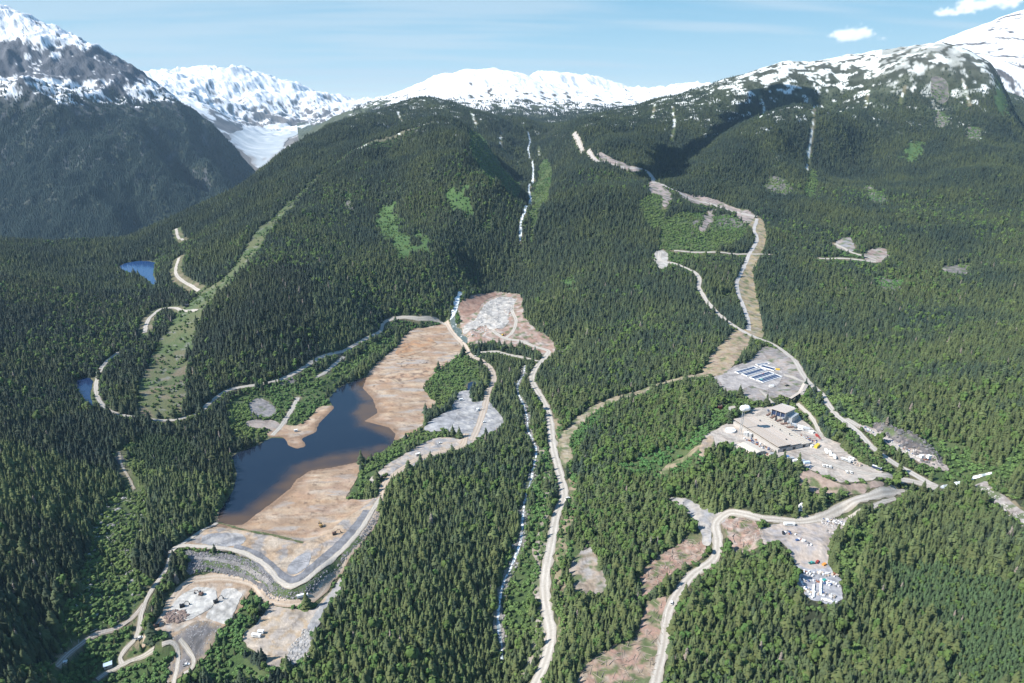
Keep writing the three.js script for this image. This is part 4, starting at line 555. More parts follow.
// ---- white water
const FOAM = [0.80, 0.82, 0.83], STREAM = [0.20, 0.25, 0.27];
function creek(label, half, pts, foam = 0.5, name = 'creek', base = STREAM) {
  const L = line(half, pts); return lay(name, label, L, 0.7, (x, z, d, c) => { mix3(c, base, FOAM, smooth(0.36 - foam, 0.62 - foam, fbm(x / 3.2, z / 4.5, 3) + 0.6 * fbm(x / 17, z / 17, 2) + 0.1)); mix3(c, c, [0.27, 0.25, 0.235], smooth(-half * 0.35, 0, d) * smooth(-0.1, 0.2, fbm(x / 6 + 9, z / 6, 2)) * 0.8); }, { ragged: half * 0.9, grow: 1.5, cell: clamp(half * 0.45, 1.4, 6), material: new THREE.MeshStandardMaterial({ vertexColors: true, roughness: 0.45 }) });
}
lay('creek_bed', 'stony banks along the white creek', line(4.4, [525, 367, 523, 376, 518, 384, 518, 393, 524, 406, 527, 417, 528, 430, 536, 450, 534, 466, 531, 480, 525, 500, 523, 516, 521, 540, 513, 563, 503, 585, 499, 604, 498, 622, 502, 650]), 0.4, recipe([0.30, 0.27, 0.25], [0.2, 0.19, 0.16], { scale: 8, green: 0.3 }), { ragged: 5 });
creek('white foaming creek running down between forest and main road', 1.35, [525, 366, 523, 376, 518, 384, 518, 393, 524, 406, 527, 417, 528, 430, 536, 450, 534, 466, 531, 480, 525, 500, 523, 516, 521, 540, 513, 563, 503, 585, 499, 604, 498, 622, 501, 645, 502, 660], 0.44);
creek('white rapids falling to the quarry foot from the gorge', 5, [460, 293, 457, 300, 455, 310, 452, 317], 0.55);
creek('grey green channel beside the quarry foot', 5, [452, 318, 455, 328, 460, 336, 466, 343], -0.15, 'creek', [0.07, 0.10, 0.10]);
creek('white cascade high in the wooded gorge', 3.8, [528, 132, 530, 141, 528, 150, 530, 160, 533, 176, 529, 188, 530, 200, 525, 210, 521, 222, 520, 240], 0.36);
creek('rocky white stream at the junction right of the mill', 1.9, [941, 488, 952, 485, 963, 482, 978, 477, 990, 474], 0.45);
creek('white waterfall in the trees below the mill', 1.5, [799, 513, 801, 509, 803, 506], 0.7, 'waterfall');

// ---- the valley floor itself
const SNOW_LINES = GULLIES;
const landColor = (x, z, y, D, ny, c, nx) => {
  const h = y - EYE, n = fbm(x / 70, z / 70, 4), m = fbm(x / 26, z / 26, 3), code = coverAt(x, z), far = smooth(1800, 2600, D);
  mix3(c, FOREST_FLOOR, HEATH, smooth(-0.3, 0.5, n));
  if (code === 2) mix3(c, [0.045, 0.085, 0.022], [0.09, 0.12, 0.045], smooth(-0.4, 0.5, m));
  if (code === 3) mix3(c, [0.045, 0.07, 0.025], [0.065, 0.09, 0.03], smooth(-0.4, 0.5, m));
  if (code === 1) { mix3(c, [0.12, 0.115, 0.055], [0.22, 0.18, 0.125], smooth(-0.3, 0.4, m)); mix3(c, c, [0.065, 0.10, 0.03], smooth(-0.2, 0.4, n) * 0.8); }
  for (const b of MEADOWS) if (b.near(x, z, 10) && b.sdf(x, z) + 34 * fbm(x / 30, z / 30, 3) < 2) mix3(c, MEADOW, [0.085, 0.145, 0.045], smooth(-0.3, 0.4, m));
  if (SWATH.near(x, z, 8) && SWATH.sdf(x, z) + 7 * fbm(x / 30, z / 30, 3) < 2) { mix3(c, [0.075, 0.115, 0.04], [0.12, 0.13, 0.06], smooth(-0.4, 0.4, n)); mix3(c, c, [0.22, 0.165, 0.12], smooth(0.0, 0.4, fbm(x / 30 + 50, z / 30, 3)) * smooth(1250, 1050, D) * 0.8); mix3(c, c, [0.24, 0.23, 0.22], smooth(0.28, 0.42, fbm(x / 18, z / 18 + 30, 3)) * 0.7); }
  if (SWATH_HIGH.near(x, z, 8) && SWATH_HIGH.sdf(x, z) + 8 * fbm(x / 30, z / 30, 3) < 3) mix3(c, [0.085, 0.115, 0.05], [0.17, 0.15, 0.11], smooth(1900, 2500, D) * 0.7 + 0.5 * m);
  if (D > 1900) {
    mix3(tmp, [0.12, 0.115, 0.115], [0.23, 0.21, 0.20], smooth(-0.4, 0.4, m)); mix3(c, c, tmp, smooth(20, 260, h + n * 120) * 0.45);
    const up = h + n * 130 + (x < -200 ? -25 : 0), open = smooth(-95, 520, up);
    mix3(c, c, SNOW, smooth(0.53, 0.58, open + 0.78 * fbm(x / 75, z / 60, 4) + 0.75 * fbm(x / 34, z / 26, 3) + 0.18 + (ny - 0.9) * 0.8) * smooth(-120, -70, up) * (x / D > 0.50 ? 1 - 0.65 * smooth(0.25, -0.2, fbm(x / 90 + 3, z / 90, 3) + (x / D - 0.62)) : 1));
    for (const g of SNOW_LINES) if (g.near(x, z, 6)) { const d = g.sdf(x, z) + 6 * fbm(x / 22, z / 22, 3) + 7 * fbm(x / 60 + 9, z / 60, 2); if (d < -2) mix3(c, c, SNOW, smooth(-2, -5, d)); }
    if (SWATH_HIGH.near(x, z, 6) && D > 2350 && SWATH_HIGH.sdf(x, z) < 0) mix3(c, c, SNOW, smooth(0.22, 0.32, fbm(x / 40, z / 40, 3) + (D - 2700) / 3200));
  }
};
const landMat = new THREE.MeshStandardMaterial({ vertexColors: true, map: TURF, bumpMap: BUMP, bumpScale: 0.8, roughness: 0.95 });
land.mesh('terrain', 'forested valley floor and hillsides round the mine', landColor, landMat, 34);
// ---------------------------------------------------------------- trees
const normalTo = (N, x, y, z) => { const l = Math.hypot(x, y, z) || 1; N.push(x / l, y / l, z / l); };
function meshOf(P, N, C) { const g = new THREE.BufferGeometry(); g.setAttribute('position', new THREE.Float32BufferAttribute(P, 3)); g.setAttribute('normal', new THREE.Float32BufferAttribute(N, 3)); if (C) g.setAttribute('color', new THREE.Float32BufferAttribute(C, 3)); return g; }
function coniferCrown(seed, { tiers = 11, width = 0.17, low = 0.1, arms = 8, lean = 0, sparse = 0 }) {   // a spire of drooping boughs, unit height
  const r = rngOf(seed), P = [], N = [], C = [];
  const tri = (a, b, c, n, t) => { P.push(...a, ...b, ...c); for (const q of [a, b, c]) { normalTo(N, n[0], n[1], n[2]); C.push(t[0], t[1], t[2]); } };
  for (let i = 0; i < tiers; i++) {
    const f = i / (tiers - 1), y = low + (0.97 - low) * Math.pow(f, 0.92), rad = width * Math.pow(1 - f, 0.78) * (0.82 + 0.36 * r()) + 0.012, k = Math.max(4, Math.round(arms * (1 - 0.45 * f))), a0 = r() * 6.28;
    for (let j = 0; j < k; j++) {
      if (r() < sparse) continue;
      const a = a0 + (j + 0.35 * r()) / k * 6.283, R = rad * (0.7 + 0.55 * r()), dr = R * (0.55 + 0.3 * r()), w = R * 0.42 + 0.01, ca = Math.cos(a), sa = Math.sin(a), lx = lean * y * y, t = 0.86 + 0.28 * r(), tint = [t * (0.95 + 0.15 * r()), t, t * (0.9 + 0.15 * r())];
      const root = [lx, y + 0.035, 0], tip = [lx + ca * R, y - dr, sa * R], mid = 0.6, L = [lx + ca * R * mid - sa * w, y - dr * 0.62, sa * R * mid + ca * w], Q = [lx + ca * R * mid + sa * w, y - dr * 0.62, sa * R * mid - ca * w], ridge = [lx + ca * R * mid, y - dr * 0.3, sa * R * mid];
      const n1 = [ca * 0.8 - sa * 0.45, 0.75, sa * 0.8 + ca * 0.45], n2 = [ca * 0.8 + sa * 0.45, 0.75, sa * 0.8 - ca * 0.45];
      tri(root, L, ridge, n1, tint); tri(L, tip, ridge, n1, tint); tri(root, ridge, Q, n2, tint); tri(ridge, tip, Q, n2, tint);
    }
  }
  const m = 7; for (let j = 0; j < m; j++) { const a = j / m * 6.283, b = (j + 1) / m * 6.283, q = width * 0.42; P.push(Math.cos(a) * q, low, Math.sin(a) * q, lean * 0.8, 0.97, 0, Math.cos(b) * q, low, Math.sin(b) * q); for (const t of [a, (a + b) / 2, b]) { normalTo(N, Math.cos(t), 0.35, Math.sin(t)); C.push(0.75, 0.78, 0.75); } }
  return meshOf(P, N, C);
}
function leafyCrown(seed, n = 90, wide = 0.5, top = 1, low = 0.12) {                                     // a ragged mound of leaf clumps, unit height
  const r = rngOf(seed), P = [], N = [], C = [], lumps = Array.from({ length: 7 }, () => [(r() - 0.5) * wide, low + 0.25 + r() * 0.5 * top, (r() - 0.5) * wide, 0.2 + r() * 0.16]);
  for (let i = 0; i < n; i++) {
    const b = lumps[i % 7], th = r() * 6.283, cy = r() * 1.5 - 0.5, s = Math.sqrt(Math.max(0, 1 - Math.min(1, cy * cy))), d = [Math.cos(th) * s, cy, Math.sin(th) * s], q = b[3] * (0.8 + 0.3 * r()), o = [b[0] + d[0] * q, b[1] + d[1] * q * 0.9, b[2] + d[2] * q], e = 0.09 + r() * 0.07, t = 0.8 + 0.4 * r();
    const u = new THREE.Vector3(r() - 0.5, r() - 0.5, r() - 0.5).normalize(), v = new THREE.Vector3(...d).cross(u).normalize().multiplyScalar(e); u.crossVectors(v, new THREE.Vector3(...d)).normalize().multiplyScalar(e);
    const A = [o[0] + u.x, o[1] + u.y, o[2] + u.z], B = [o[0] + v.x, o[1] + v.y - 0.02, o[2] + v.z], D = [o[0] - u.x, o[1] - u.y, o[2] - u.z], E = [o[0] - v.x, o[1] - v.y - 0.02, o[2] - v.z];
    P.push(...A, ...B, ...D, ...A, ...D, ...E); for (let k = 0; k < 6; k++) { normalTo(N, d[0], d[1] + 0.35, d[2]); C.push(t * (0.9 + 0.2 * r()), t, t * 0.9); }
  }
  for (const b of lumps) { const g = new THREE.IcosahedronGeometry(b[3] * 0.78, 0), p = g.attributes.position; for (let i = 0; i < p.count; i++) { P.push(b[0] + p.getX(i), b[1] + p.getY(i), b[2] + p.getZ(i)); normalTo(N, p.getX(i), p.getY(i), p.getZ(i)); C.push(0.8, 0.85, 0.75); } }
  return meshOf(P, N, C);
}
function trunkOf(height, radius, lean = 0) { const g = new THREE.CylinderGeometry(radius * 0.15, radius, height, 6, 3); g.translate(0, height / 2 - 0.02, 0); const p = g.attributes.position; for (let i = 0; i < p.count; i++) p.setX(i, p.getX(i) + lean * Math.pow(Math.max(0, p.getY(i)), 2)); g.deleteAttribute('uv'); return g.toNonIndexed(); }
const leafMat = new THREE.MeshStandardMaterial({ vertexColors: true, color: 0xffffff, roughness: 0.9, side: THREE.DoubleSide });
const barkMat = mat(0.10, 0.085, 0.07);
const CROWNS = [
  coniferCrown(1, { tiers: 12, width: 0.17, low: 0.08, arms: 9 }), coniferCrown(2, { tiers: 11, width: 0.145, low: 0.12, arms: 8, lean: 0.03 }), coniferCrown(3, { tiers: 10, width: 0.2, low: 0.06, arms: 9 }),
  coniferCrown(4, { tiers: 13, width: 0.155, low: 0.15, arms: 8, lean: -0.04, sparse: 0.12 }), coniferCrown(5, { tiers: 9, width: 0.23, low: 0.05, arms: 9, sparse: 0.05 }), coniferCrown(6, { tiers: 12, width: 0.12, low: 0.22, arms: 7, sparse: 0.3 }),
];
const BUSHES = [leafyCrown(11), leafyCrown(12, 80, 0.7, 0.8), leafyCrown(13, 100, 0.4, 1.1)];
const TRUNK_LEAN = [0, 0.03, 0, -0.04, 0, 0];
const woodland = {};                                                  // region -> kind -> variant -> placements
function drop(region, variant, x, y, z, h, w, turn, color) { const r = woodland[region] ??= {}, b = r[variant] ??= []; b.push([x, y, z, h, w, turn, color[0], color[1], color[2]]); }
// how high the ground must stand at a bearing and distance to show above what lies nearer (trees wholly behind hills are left out)
const skyline = new Float32Array(land.ns * land.nl); { const top = new Float32Array(land.ns).fill(-9); for (let j = 0; j < land.nl; j++) { const D = Math.exp(land.l0 + j * land.dl); for (let i = 0; i < land.ns; i++) { const k = j * land.ns + i; skyline[k] = top[i]; top[i] = Math.max(top[i], (land.H[k] - EYE - 6) / D); } } }
const regionOf = (s, D, x) => D < 620 && s < -0.42 ? 'left slope' : D < 760 && s < 0.03 ? 'lower middle' : D < 760 && s > 0.03 ? 'lower right' : s < -0.30 && D < 1500 ? 'left slope' : s < 0.03 ? 'left hill' : D < 1250 ? 'middle rise' : s > 0.40 ? 'right bench' : 'right mountain';
const nearest = [];
{
  const r = rngOf(4242); let D = 400, count = 0;
  while (D < 4300) {
    const gap = (3.3 + D * 0.00115) , ds = gap / D; let s = -0.99 + r() * ds;
    for (; s < 0.99; s += ds) {
      const d = D + (r() - 0.5) * gap * 0.95, q = s + (r() - 0.5) * ds * 0.9, x = q * d, z = -d, code = coverAt(x, z), y = land.height(x, z), pick = r(), p2 = r(), p3 = r(), p4 = r();
      if (y < EYE - 540 || Math.abs(q) > (d < 700 ? 1.0 : 0.86)) continue;
      const h0 = y - EYE; if (h0 > 150) continue;
      const nn = fbm(x / 90 + 3, z / 90, 3), nl = fbm(x / 320, z / 320 + 8, 3);
      if (code === 1 && !(SWATH.near(x, z, 0) && SWATH.sdf(x, z) < -2 && pick < 0.13)) continue;
      const alpine = smooth(-140, 230, h0 + nn * 110 + (d < 1900 ? -400 : 0)); if (p3 < alpine * 1.12) continue;
      // keep clear of what lies open behind: the crowns would stand in front of every track
      const tall = code === 3 ? 7.5 : (11.5 + 4.5 * nn + 9.5 * (p2 - 0.45) + (p4 > 0.93 ? 5 : 0)) * (1 - 0.5 * alpine) * (d > 1500 ? 0.95 : 1), slope = (EYE - y) / d;
      const reach = Math.min(60, (tall * 0.8) / Math.max(0.18, slope + 0.05)); let shut = false;
      if (code === 0) { const fx = q * reach; if (coverAt(x + fx * 0.33, z - reach * 0.33) === 1 || coverAt(x + fx * 0.66, z - reach * 0.66) === 1) shut = p4 < 0.94; }
      const a = (q - land.s0) / land.ds, b = (Math.log(d) - land.l0) / land.dl, k = Math.round(b) * land.ns + Math.round(a); if (skyline[k] !== undefined && (y + tall + 14 + d * 0.012 - EYE) / d < skyline[k]) continue;
      const region = regionOf(q, d, x), turn = p4 * 40;
      if (code === 5 && pick > 0.3 + nn * 0.5) continue;
      if (code === 0 && !shut && d < 2400 && fbm(x / 34 + 70, z / 34, 3) < -0.34 && p2 < 0.7) shut = true;
      if (code === 1 || code === 2 || code === 5 || shut) {
        if (code === 2 && p3 < 0.055 && nn > -0.2) { const h = 6 + 9 * p2; drop(region, 'conifer_' + Math.floor(pick * 5), x, y - 0.2, z, h, h * 1.05, turn, [0.04 + 0.02 * p4, 0.065 + 0.02 * p2, 0.026]); continue; }
        const cov = code === 2 ? 0.62 + nn * 0.7 : code === 0 ? 0.75 : 1; if (pick > cov) continue;
        const h = (shut ? 2.6 : 2.6) + 2.6 * p2, t = (0.75 + 0.5 * p3) * (code === 5 ? 1.25 : code === 2 ? 1.32 : 1.15); drop(region, 'bush_' + Math.floor(p4 * 3), x, y - 0.3, z, h, h * 1.35, turn, [(0.072 + 0.03 * nl) * t, 0.118 * t, 0.034 * t]); count++; continue;
      }
      if (d < 2200 && pick > (region === 'right bench' || region === 'right mountain' || region === 'left hill' ? 0.955 : 0.90) + nl * 0.4 - (d < 1000 && q > 0.04 ? 0.09 : 0)) { const h = tall * (0.5 + 0.3 * p3); drop(region, 'bush_' + Math.floor(p4 * 3), x, y - 0.3, z, h, h * 0.95, turn, [0.055 + 0.025 * p3, 0.095 + 0.03 * p2, 0.028]); continue; }
      // tone: warm yellow green on the sunny middle, cooler and darker to the left and high up
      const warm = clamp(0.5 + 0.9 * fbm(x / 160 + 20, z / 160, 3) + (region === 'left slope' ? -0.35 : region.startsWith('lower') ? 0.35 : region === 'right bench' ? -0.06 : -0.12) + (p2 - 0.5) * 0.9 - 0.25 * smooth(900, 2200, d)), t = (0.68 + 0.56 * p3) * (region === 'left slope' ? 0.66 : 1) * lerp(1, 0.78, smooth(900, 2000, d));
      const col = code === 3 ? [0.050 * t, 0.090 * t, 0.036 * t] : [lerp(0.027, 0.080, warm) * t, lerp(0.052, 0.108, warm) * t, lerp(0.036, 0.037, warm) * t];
      let v = Math.floor(pick * 6.4); if (v > 5) v = 0; if (code === 3) v = pick < 0.5 ? 2 : 4;
      const dead = d < 1500 && p3 * 997 % 1 < 0.006; if (dead) { col[0] = 0.20; col[1] = 0.175; col[2] = 0.15; v = 5; }
      const w = tall * (0.9 + 0.75 * p4) * (1 + d * 0.00004);
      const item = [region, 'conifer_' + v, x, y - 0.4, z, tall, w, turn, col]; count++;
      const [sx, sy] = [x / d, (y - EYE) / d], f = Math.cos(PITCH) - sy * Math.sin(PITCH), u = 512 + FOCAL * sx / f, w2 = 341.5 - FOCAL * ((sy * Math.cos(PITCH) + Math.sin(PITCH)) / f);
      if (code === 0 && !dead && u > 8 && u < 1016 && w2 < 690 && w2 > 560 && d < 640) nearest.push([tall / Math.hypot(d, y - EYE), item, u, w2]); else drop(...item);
    }
    D += gap * 0.95;
  }
}
const M4 = new THREE.Matrix4(), QT = new THREE.Quaternion(), UPV = new THREE.Vector3(0, 1, 0), PV = new THREE.Vector3(), SV = new THREE.Vector3(), COL = new THREE.Color();
function copies(name, geometry, material, list, parent) {
  const m = new THREE.InstancedMesh(geometry, material, list.length); m.name = name; m.castShadow = m.receiveShadow = true;
  list.forEach((q, i) => { QT.setFromAxisAngle(UPV, q[5]); m.setMatrixAt(i, M4.compose(PV.set(q[0], q[1], q[2]), QT, SV.set(q[4], q[3], q[4]))); if (q.length > 6) m.setColorAt(i, COL.setRGB(q[6], q[7], q[8])); });
  parent.add(m); return m;
}
// the nearest 300 stand as trees of their own
nearest.sort((a, b) => b[0] - a[0]);
const protoTrees = {};
nearest.forEach(([, it, u, row], i) => {
  if (i >= 300) return drop(...it);
  const [region, variant, x, y, z, h, w, turn, col] = it, v = +variant.slice(8), tone = Math.round(clamp((col[0] / 0.07) * 3, 0, 3)), key = v + '_' + tone;
  if (!protoTrees[key]) protoTrees[key] = { crown: leafMat.clone(), trunk: trunkOf(1, 0.02, TRUNK_LEAN[v]) };
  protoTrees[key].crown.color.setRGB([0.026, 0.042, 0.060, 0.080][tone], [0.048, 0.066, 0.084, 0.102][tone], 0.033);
  const where = region === 'left slope' ? (u < 70 ? 'at the far lower left corner' : u < 140 ? 'beside the lower left brush slope' : 'above the ravine track on the left slope') : u < 200 ? 'in the brush near the blue roofed shed' : u < 265 ? 'in the strip between the dark gravel and the trailer pad' : u < 330 ? 'just below the trailer pad' : u < 400 ? (row < 620 ? 'right of the trailer pad, high in the stand' : 'right of the trailer pad, near the lower picture edge') : u < 455 ? 'in the middle of the stand left of the white creek' : u < 505 ? 'on the left bank of the white creek' : u < 550 ? 'between the white creek and the main gravel road' : u < 600 ? 'on the right side of the main gravel road' : u < 668 ? 'beside the reddish logged ground between the roads' : u < 730 ? 'on the right side of the lower road bend' : u < 790 ? 'left of the blue grey storage yard' : u < 850 ? 'just below the blue grey storage yard' : u < 930 ? 'right of the storage yard, low in the picture' : 'at the lower right corner of the picture';
  const size = h > 14.5 ? 'tall' : h < 10.5 ? 'short' : 'middling', hue = tone > 1 ? 'yellow green' : tone > 0 ? 'green' : 'dark green', t = thing('conifer_tree', `${size} ${hue} conifer ${where}`, 'tree', [x, y, z], turn, `${size} ${hue} conifers ${where}`); t.scale.set(w, h, w);
  put('trunk', protoTrees[key].trunk, barkMat, t); put('crown', CROWNS[v], protoTrees[key].crown, t);
});
const FORESTS = { 'left slope': 'dark conifer forest on the shaded left slope', 'lower middle': 'sunny conifer forest between the dam and the white creek', 'lower right': 'mixed conifer forest at the lower right', 'left hill': 'conifer forest covering the hill behind the pond', 'middle rise': 'conifer forest round the mill and the main road', 'right bench': 'broad conifer forest on the right bench', 'right mountain': 'conifer forest on the mountain behind the quarry and the upper road' };
for (const [region, kinds] of Object.entries(woodland)) {
  const f = new THREE.Group(), b = new THREE.Group(); f.name = numbered('conifer_forest'); b.name = numbered('green_brush');
  tag(f, FORESTS[region], 'forest', null, 'stuff'); tag(b, `bright green alder brush, ${region} of the picture`, 'brush', null, 'stuff');
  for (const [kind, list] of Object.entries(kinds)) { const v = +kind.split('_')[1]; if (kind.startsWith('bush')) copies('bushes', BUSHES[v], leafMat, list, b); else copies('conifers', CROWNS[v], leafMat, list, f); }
  if (f.children.length) scene.add(f); if (b.children.length) scene.add(b);
}
{ // thin forest under the snow dome at the valley head
  const f = new THREE.Group(), r = rngOf(55), list = []; f.name = numbered('conifer_forest'); tag(f, 'thin dark forest below the snow dome at the valley head', 'forest', null, 'stuff');
  for (let D = 3720; D < 5000; D *= 1.0026) for (let s = -0.22; s < 0.24; s += 0.0026) { const d = D * (1 + (r() - 0.5) * 0.0026), q = s + (r() - 0.5) * 0.0026, x = q * d, z = -d, y = domeLand.height(x, z), h = y - EYE, p = r(), p2 = r(); if (p < smooth(-110, 60, h + 130 * fbm(x / 160, z / 160, 3)) || y < land.height(x, z) - 20 && d < 5100) continue; const t = 0.7 + 0.5 * p2, tall = 8 + 7 * p2; list.push([x, y - 0.5, z, tall, tall * 1.4, p2 * 30, 0.024 * t, 0.042 * t, 0.032 * t]); }
  copies('conifers', CROWNS[4], leafMat, list, f); scene.add(f);
}
{ // far mountain on the left: forest seen from kilometres away
  const f = new THREE.Group(), r = rngOf(99), lists = [[], [], []]; f.name = numbered('conifer_forest'); tag(f, 'dark forest low on the far left mountain', 'forest', null, 'stuff');
  for (let D = 3400; D < 5700; D *= 1.0016) for (let s = -0.8; s < -0.28; s += 0.0016) {
    const d = D * (1 + (r() - 0.5) * 0.0024), q = s + (r() - 0.5) * 0.0024, x = q * d, z = -d, y = westLand.height(x, z), h = y - EYE, p = r(), p2 = r(), p3 = r(), n = fbm(x / 130, z / 130, 4), gully = ridged(x / 120 + 5, z / 420, 4);
    if (h < -712 || p < smooth(-190, 150, h + n * 130) || p3 < smooth(0.4, 0.9, gully + n * 0.5) * 0.7) continue;
    const t = 0.7 + 0.5 * p2, tall = 15 + 8 * p2; lists[Math.floor(p3 * 977 % 3)].push([x, y - 0.5, z, tall, tall * 1.5, p2 * 30, 0.019 * t, 0.044 * t, 0.038 * t]);
  }
  lists.forEach((l, v) => copies('conifers', CROWNS[v * 2], leafMat, l, f)); scene.add(f);
}
// ---------------------------------------------------------------- buildings, tanks, vehicles and loose things
const box = (w, h, d, x = 0, y = 0, z = 0) => { const g = new THREE.BoxGeometry(w, h, d); g.translate(x, y + h / 2, z); return g; };
const rod = (a, b, r, n = 8) => { const A = new THREE.Vector3(...a), B = new THREE.Vector3(...b), g = new THREE.CylinderGeometry(r, r, A.distanceTo(B), n); g.applyQuaternion(new THREE.Quaternion().setFromUnitVectors(UPV, B.clone().sub(A).normalize())); g.translate((A.x + B.x) / 2, (A.y + B.y) / 2, (A.z + B.z) / 2); return g; };
const prism = (pts, depth) => { const s = new THREE.Shape(pts.map((p) => new THREE.Vector2(...p))), g = new THREE.ExtrudeGeometry(s, { depth, bevelEnabled: false }); g.translate(0, 0, -depth / 2); return g; };   // outline in x-y, thickness in z
const PAINT = {
  white: mat(0.80, 0.80, 0.79, 0.5), cream: mat(0.62, 0.56, 0.48, 0.6), tan: mat(0.60, 0.52, 0.45, 0.7), tanDark: mat(0.53, 0.455, 0.39, 0.7), wall: mat(0.50, 0.47, 0.44, 0.7), grey: mat(0.36, 0.37, 0.38, 0.6), steel: mat(0.50, 0.52, 0.54, 0.4, { metalness: 0.4 }), dark: mat(0.022, 0.024, 0.03, 0.6), navy: mat(0.022, 0.04, 0.10, 0.35), blue: mat(0.06, 0.16, 0.36, 0.5), sky: mat(0.50, 0.62, 0.74, 0.5), yellow: mat(0.70, 0.47, 0.05, 0.5), orange: mat(0.62, 0.26, 0.05, 0.6), red: mat(0.36, 0.04, 0.03, 0.6), rust: mat(0.15, 0.09, 0.07, 0.85), ochre: mat(0.34, 0.22, 0.08, 0.8), black: mat(0.015, 0.015, 0.016, 0.8), glass: mat(0.02, 0.03, 0.04, 0.12), teal: mat(0.04, 0.28, 0.26, 0.6), wood: mat(0.34, 0.26, 0.19, 0.9), bare: mat(0.40, 0.36, 0.33, 0.9),
};
const CORR = grain(128, (x, y) => 0.5 + 0.5 * Math.sin(x * Math.PI * 16)); for (const k of ['tan', 'tanDark', 'wall', 'cream']) { PAINT[k].bumpMap = CORR; PAINT[k].bumpScale = 0.06; PAINT[k].map = GRAVEL; }
function footprint(Y, a, b, c) {                                       // three corners surveyed at height Y: the long side a-b, then the corner c next to b
  const P = onLevel(a[0], a[1], Y), Q = onLevel(b[0], b[1], Y), R = onLevel(c[0], c[1], Y), dx = Q[0] - P[0], dz = Q[1] - P[1], len = Math.hypot(dx, dz), across = ((R[0] - Q[0]) * -dz + (R[1] - Q[1]) * dx) / len;
  return { x: (P[0] + Q[0]) / 2 - dz / len * across / 2, z: (P[1] + Q[1]) / 2 + dx / len * across / 2, len, wid: Math.abs(across), turn: Math.atan2(-dz, dx), side: Math.sign(across) };
}
const place = (u, v, lift = 0.6) => { const [x, z] = land.spot(u, v); return [x, ground(x, z) + lift, z]; };
const heading = (u1, v1, u2, v2) => { const a = land.spot(u1, v1), b = land.spot(u2, v2); return Math.atan2(-(b[1] - a[1]), b[0] - a[0]); };
function gable(t, len, wid, high, rise, wallM, roofM, over = 0.5) {
  put('wall', mergeGeometries([box(len, high, wid).toNonIndexed(), (() => { const g = prism([[-wid / 2, high], [wid / 2, high], [0, high + rise * 0.98]], len); g.rotateY(Math.PI / 2); return g.index ? g.toNonIndexed() : g; })()]), wallM, t);
  for (const s of [-1, 1]) { const L = Math.hypot(wid / 2 + over, rise), g = new THREE.BoxGeometry(len + over * 2, 0.18, L); g.rotateX(s * Math.atan2(rise, wid / 2)); g.translate(0, high + rise / 2 + 0.02 - over * rise / wid * 0.5, s * (wid / 4 + over / 2 - 0.02)); put('roof', g, roofM, t); }
}
// ---- the mill
{
  const f = footprint(-386, [733.5, 421.5], [778, 449.5], [796.5, 433.5]), base = EYE - 391 + 0.4, t = thing('mill_building', 'large low tan mill building with a wide stepped metal roof', 'building', [f.x, base, f.z], f.turn), L = f.len, W = f.wid, s = f.side;
  put('wall', box(L, 4.6, W), PAINT.wall, t);
  const bays = [[-0.5, -0.17, 4.6, 5.2], [-0.17, 0.14, 6.2, 6.8], [0.14, 0.5, 7.8, 8.4]];               // three long shed bays, each a step higher than the last
  bays.forEach(([a, b, y0, y1], i) => { const w = (b - a) * W, g = prism([[-w / 2 - 0.3, y0 - 0.1], [w / 2, y0 - 0.1], [w / 2, y1], [-w / 2 - 0.3, y0 + 0.25]], L + 1.2 - i * 0.5); g.rotateY(-Math.PI / 2); if (s > 0) { /* steps rise towards the far side */ } g.rotateY(s > 0 ? Math.PI : 0); g.translate(0, 0, -s * ((a + b) / 2) * W * -1 * -1); const m = put('roof', g, [PAINT.cream, PAINT.tan, PAINT.tanDark][i], t); m.userData.label = ['lowest roof bay on the yard side', 'middle roof bay', 'highest roof bay'][i]; });
  for (let k = 0; k < 17; k++) put('roof_seam', box(0.16, 0.14, W * 0.31, -L / 2 + (k + 0.5) * L / 17, 5.0, s * 0.335 * W), PAINT.tanDark, t);
  for (const q of [-0.42, -0.33, -0.25, -0.08, 0.02, 0.22, 0.31, 0.42]) put('roof_rib', box(L + 0.6, 0.22, 0.3, 0, q < -0.17 ? 4.95 : q < 0.14 ? 6.5 : 8.05, -s * q * W), PAINT.wood, t);
  for (const [p, q] of [[-0.32, 0.1], [-0.1, 0.2], [0.05, 0.24], [0.22, 0.3], [0.34, -0.05]]) { const v = put('roof_vent', mergeGeometries([rod([0, 0, 0], [0, 1.5, 0], 0.5), rod([0, 1.5, 0], [0, 1.9, 0], 0.85)]), PAINT.dark, t); v.position.set(p * L, 6.4, -q * W * 0.8); }
  for (let k = 0; k < 9; k++) put(k % 3 ? 'window' : 'door', box(k % 3 ? 2.2 : 3.6, k % 3 ? 1.2 : 3.6, 0.16, -L / 2 + (k + 0.7) * L / 9.4, k % 3 ? 2.4 : 0.1, -s * -1 * (W / 2 + 0.06)), PAINT.dark, t);
  for (const q of [-0.28, 0.02, 0.3]) put('door', box(0.16, 3.6, 4.2, L / 2 + 0.06, 0.1, q * W), PAINT.dark, t);
  put('lean_to', box(L * 0.5, 3, 3.2, -L * 0.12, 0, s * (W / 2 + 1.7)), PAINT.tanDark, t);
}
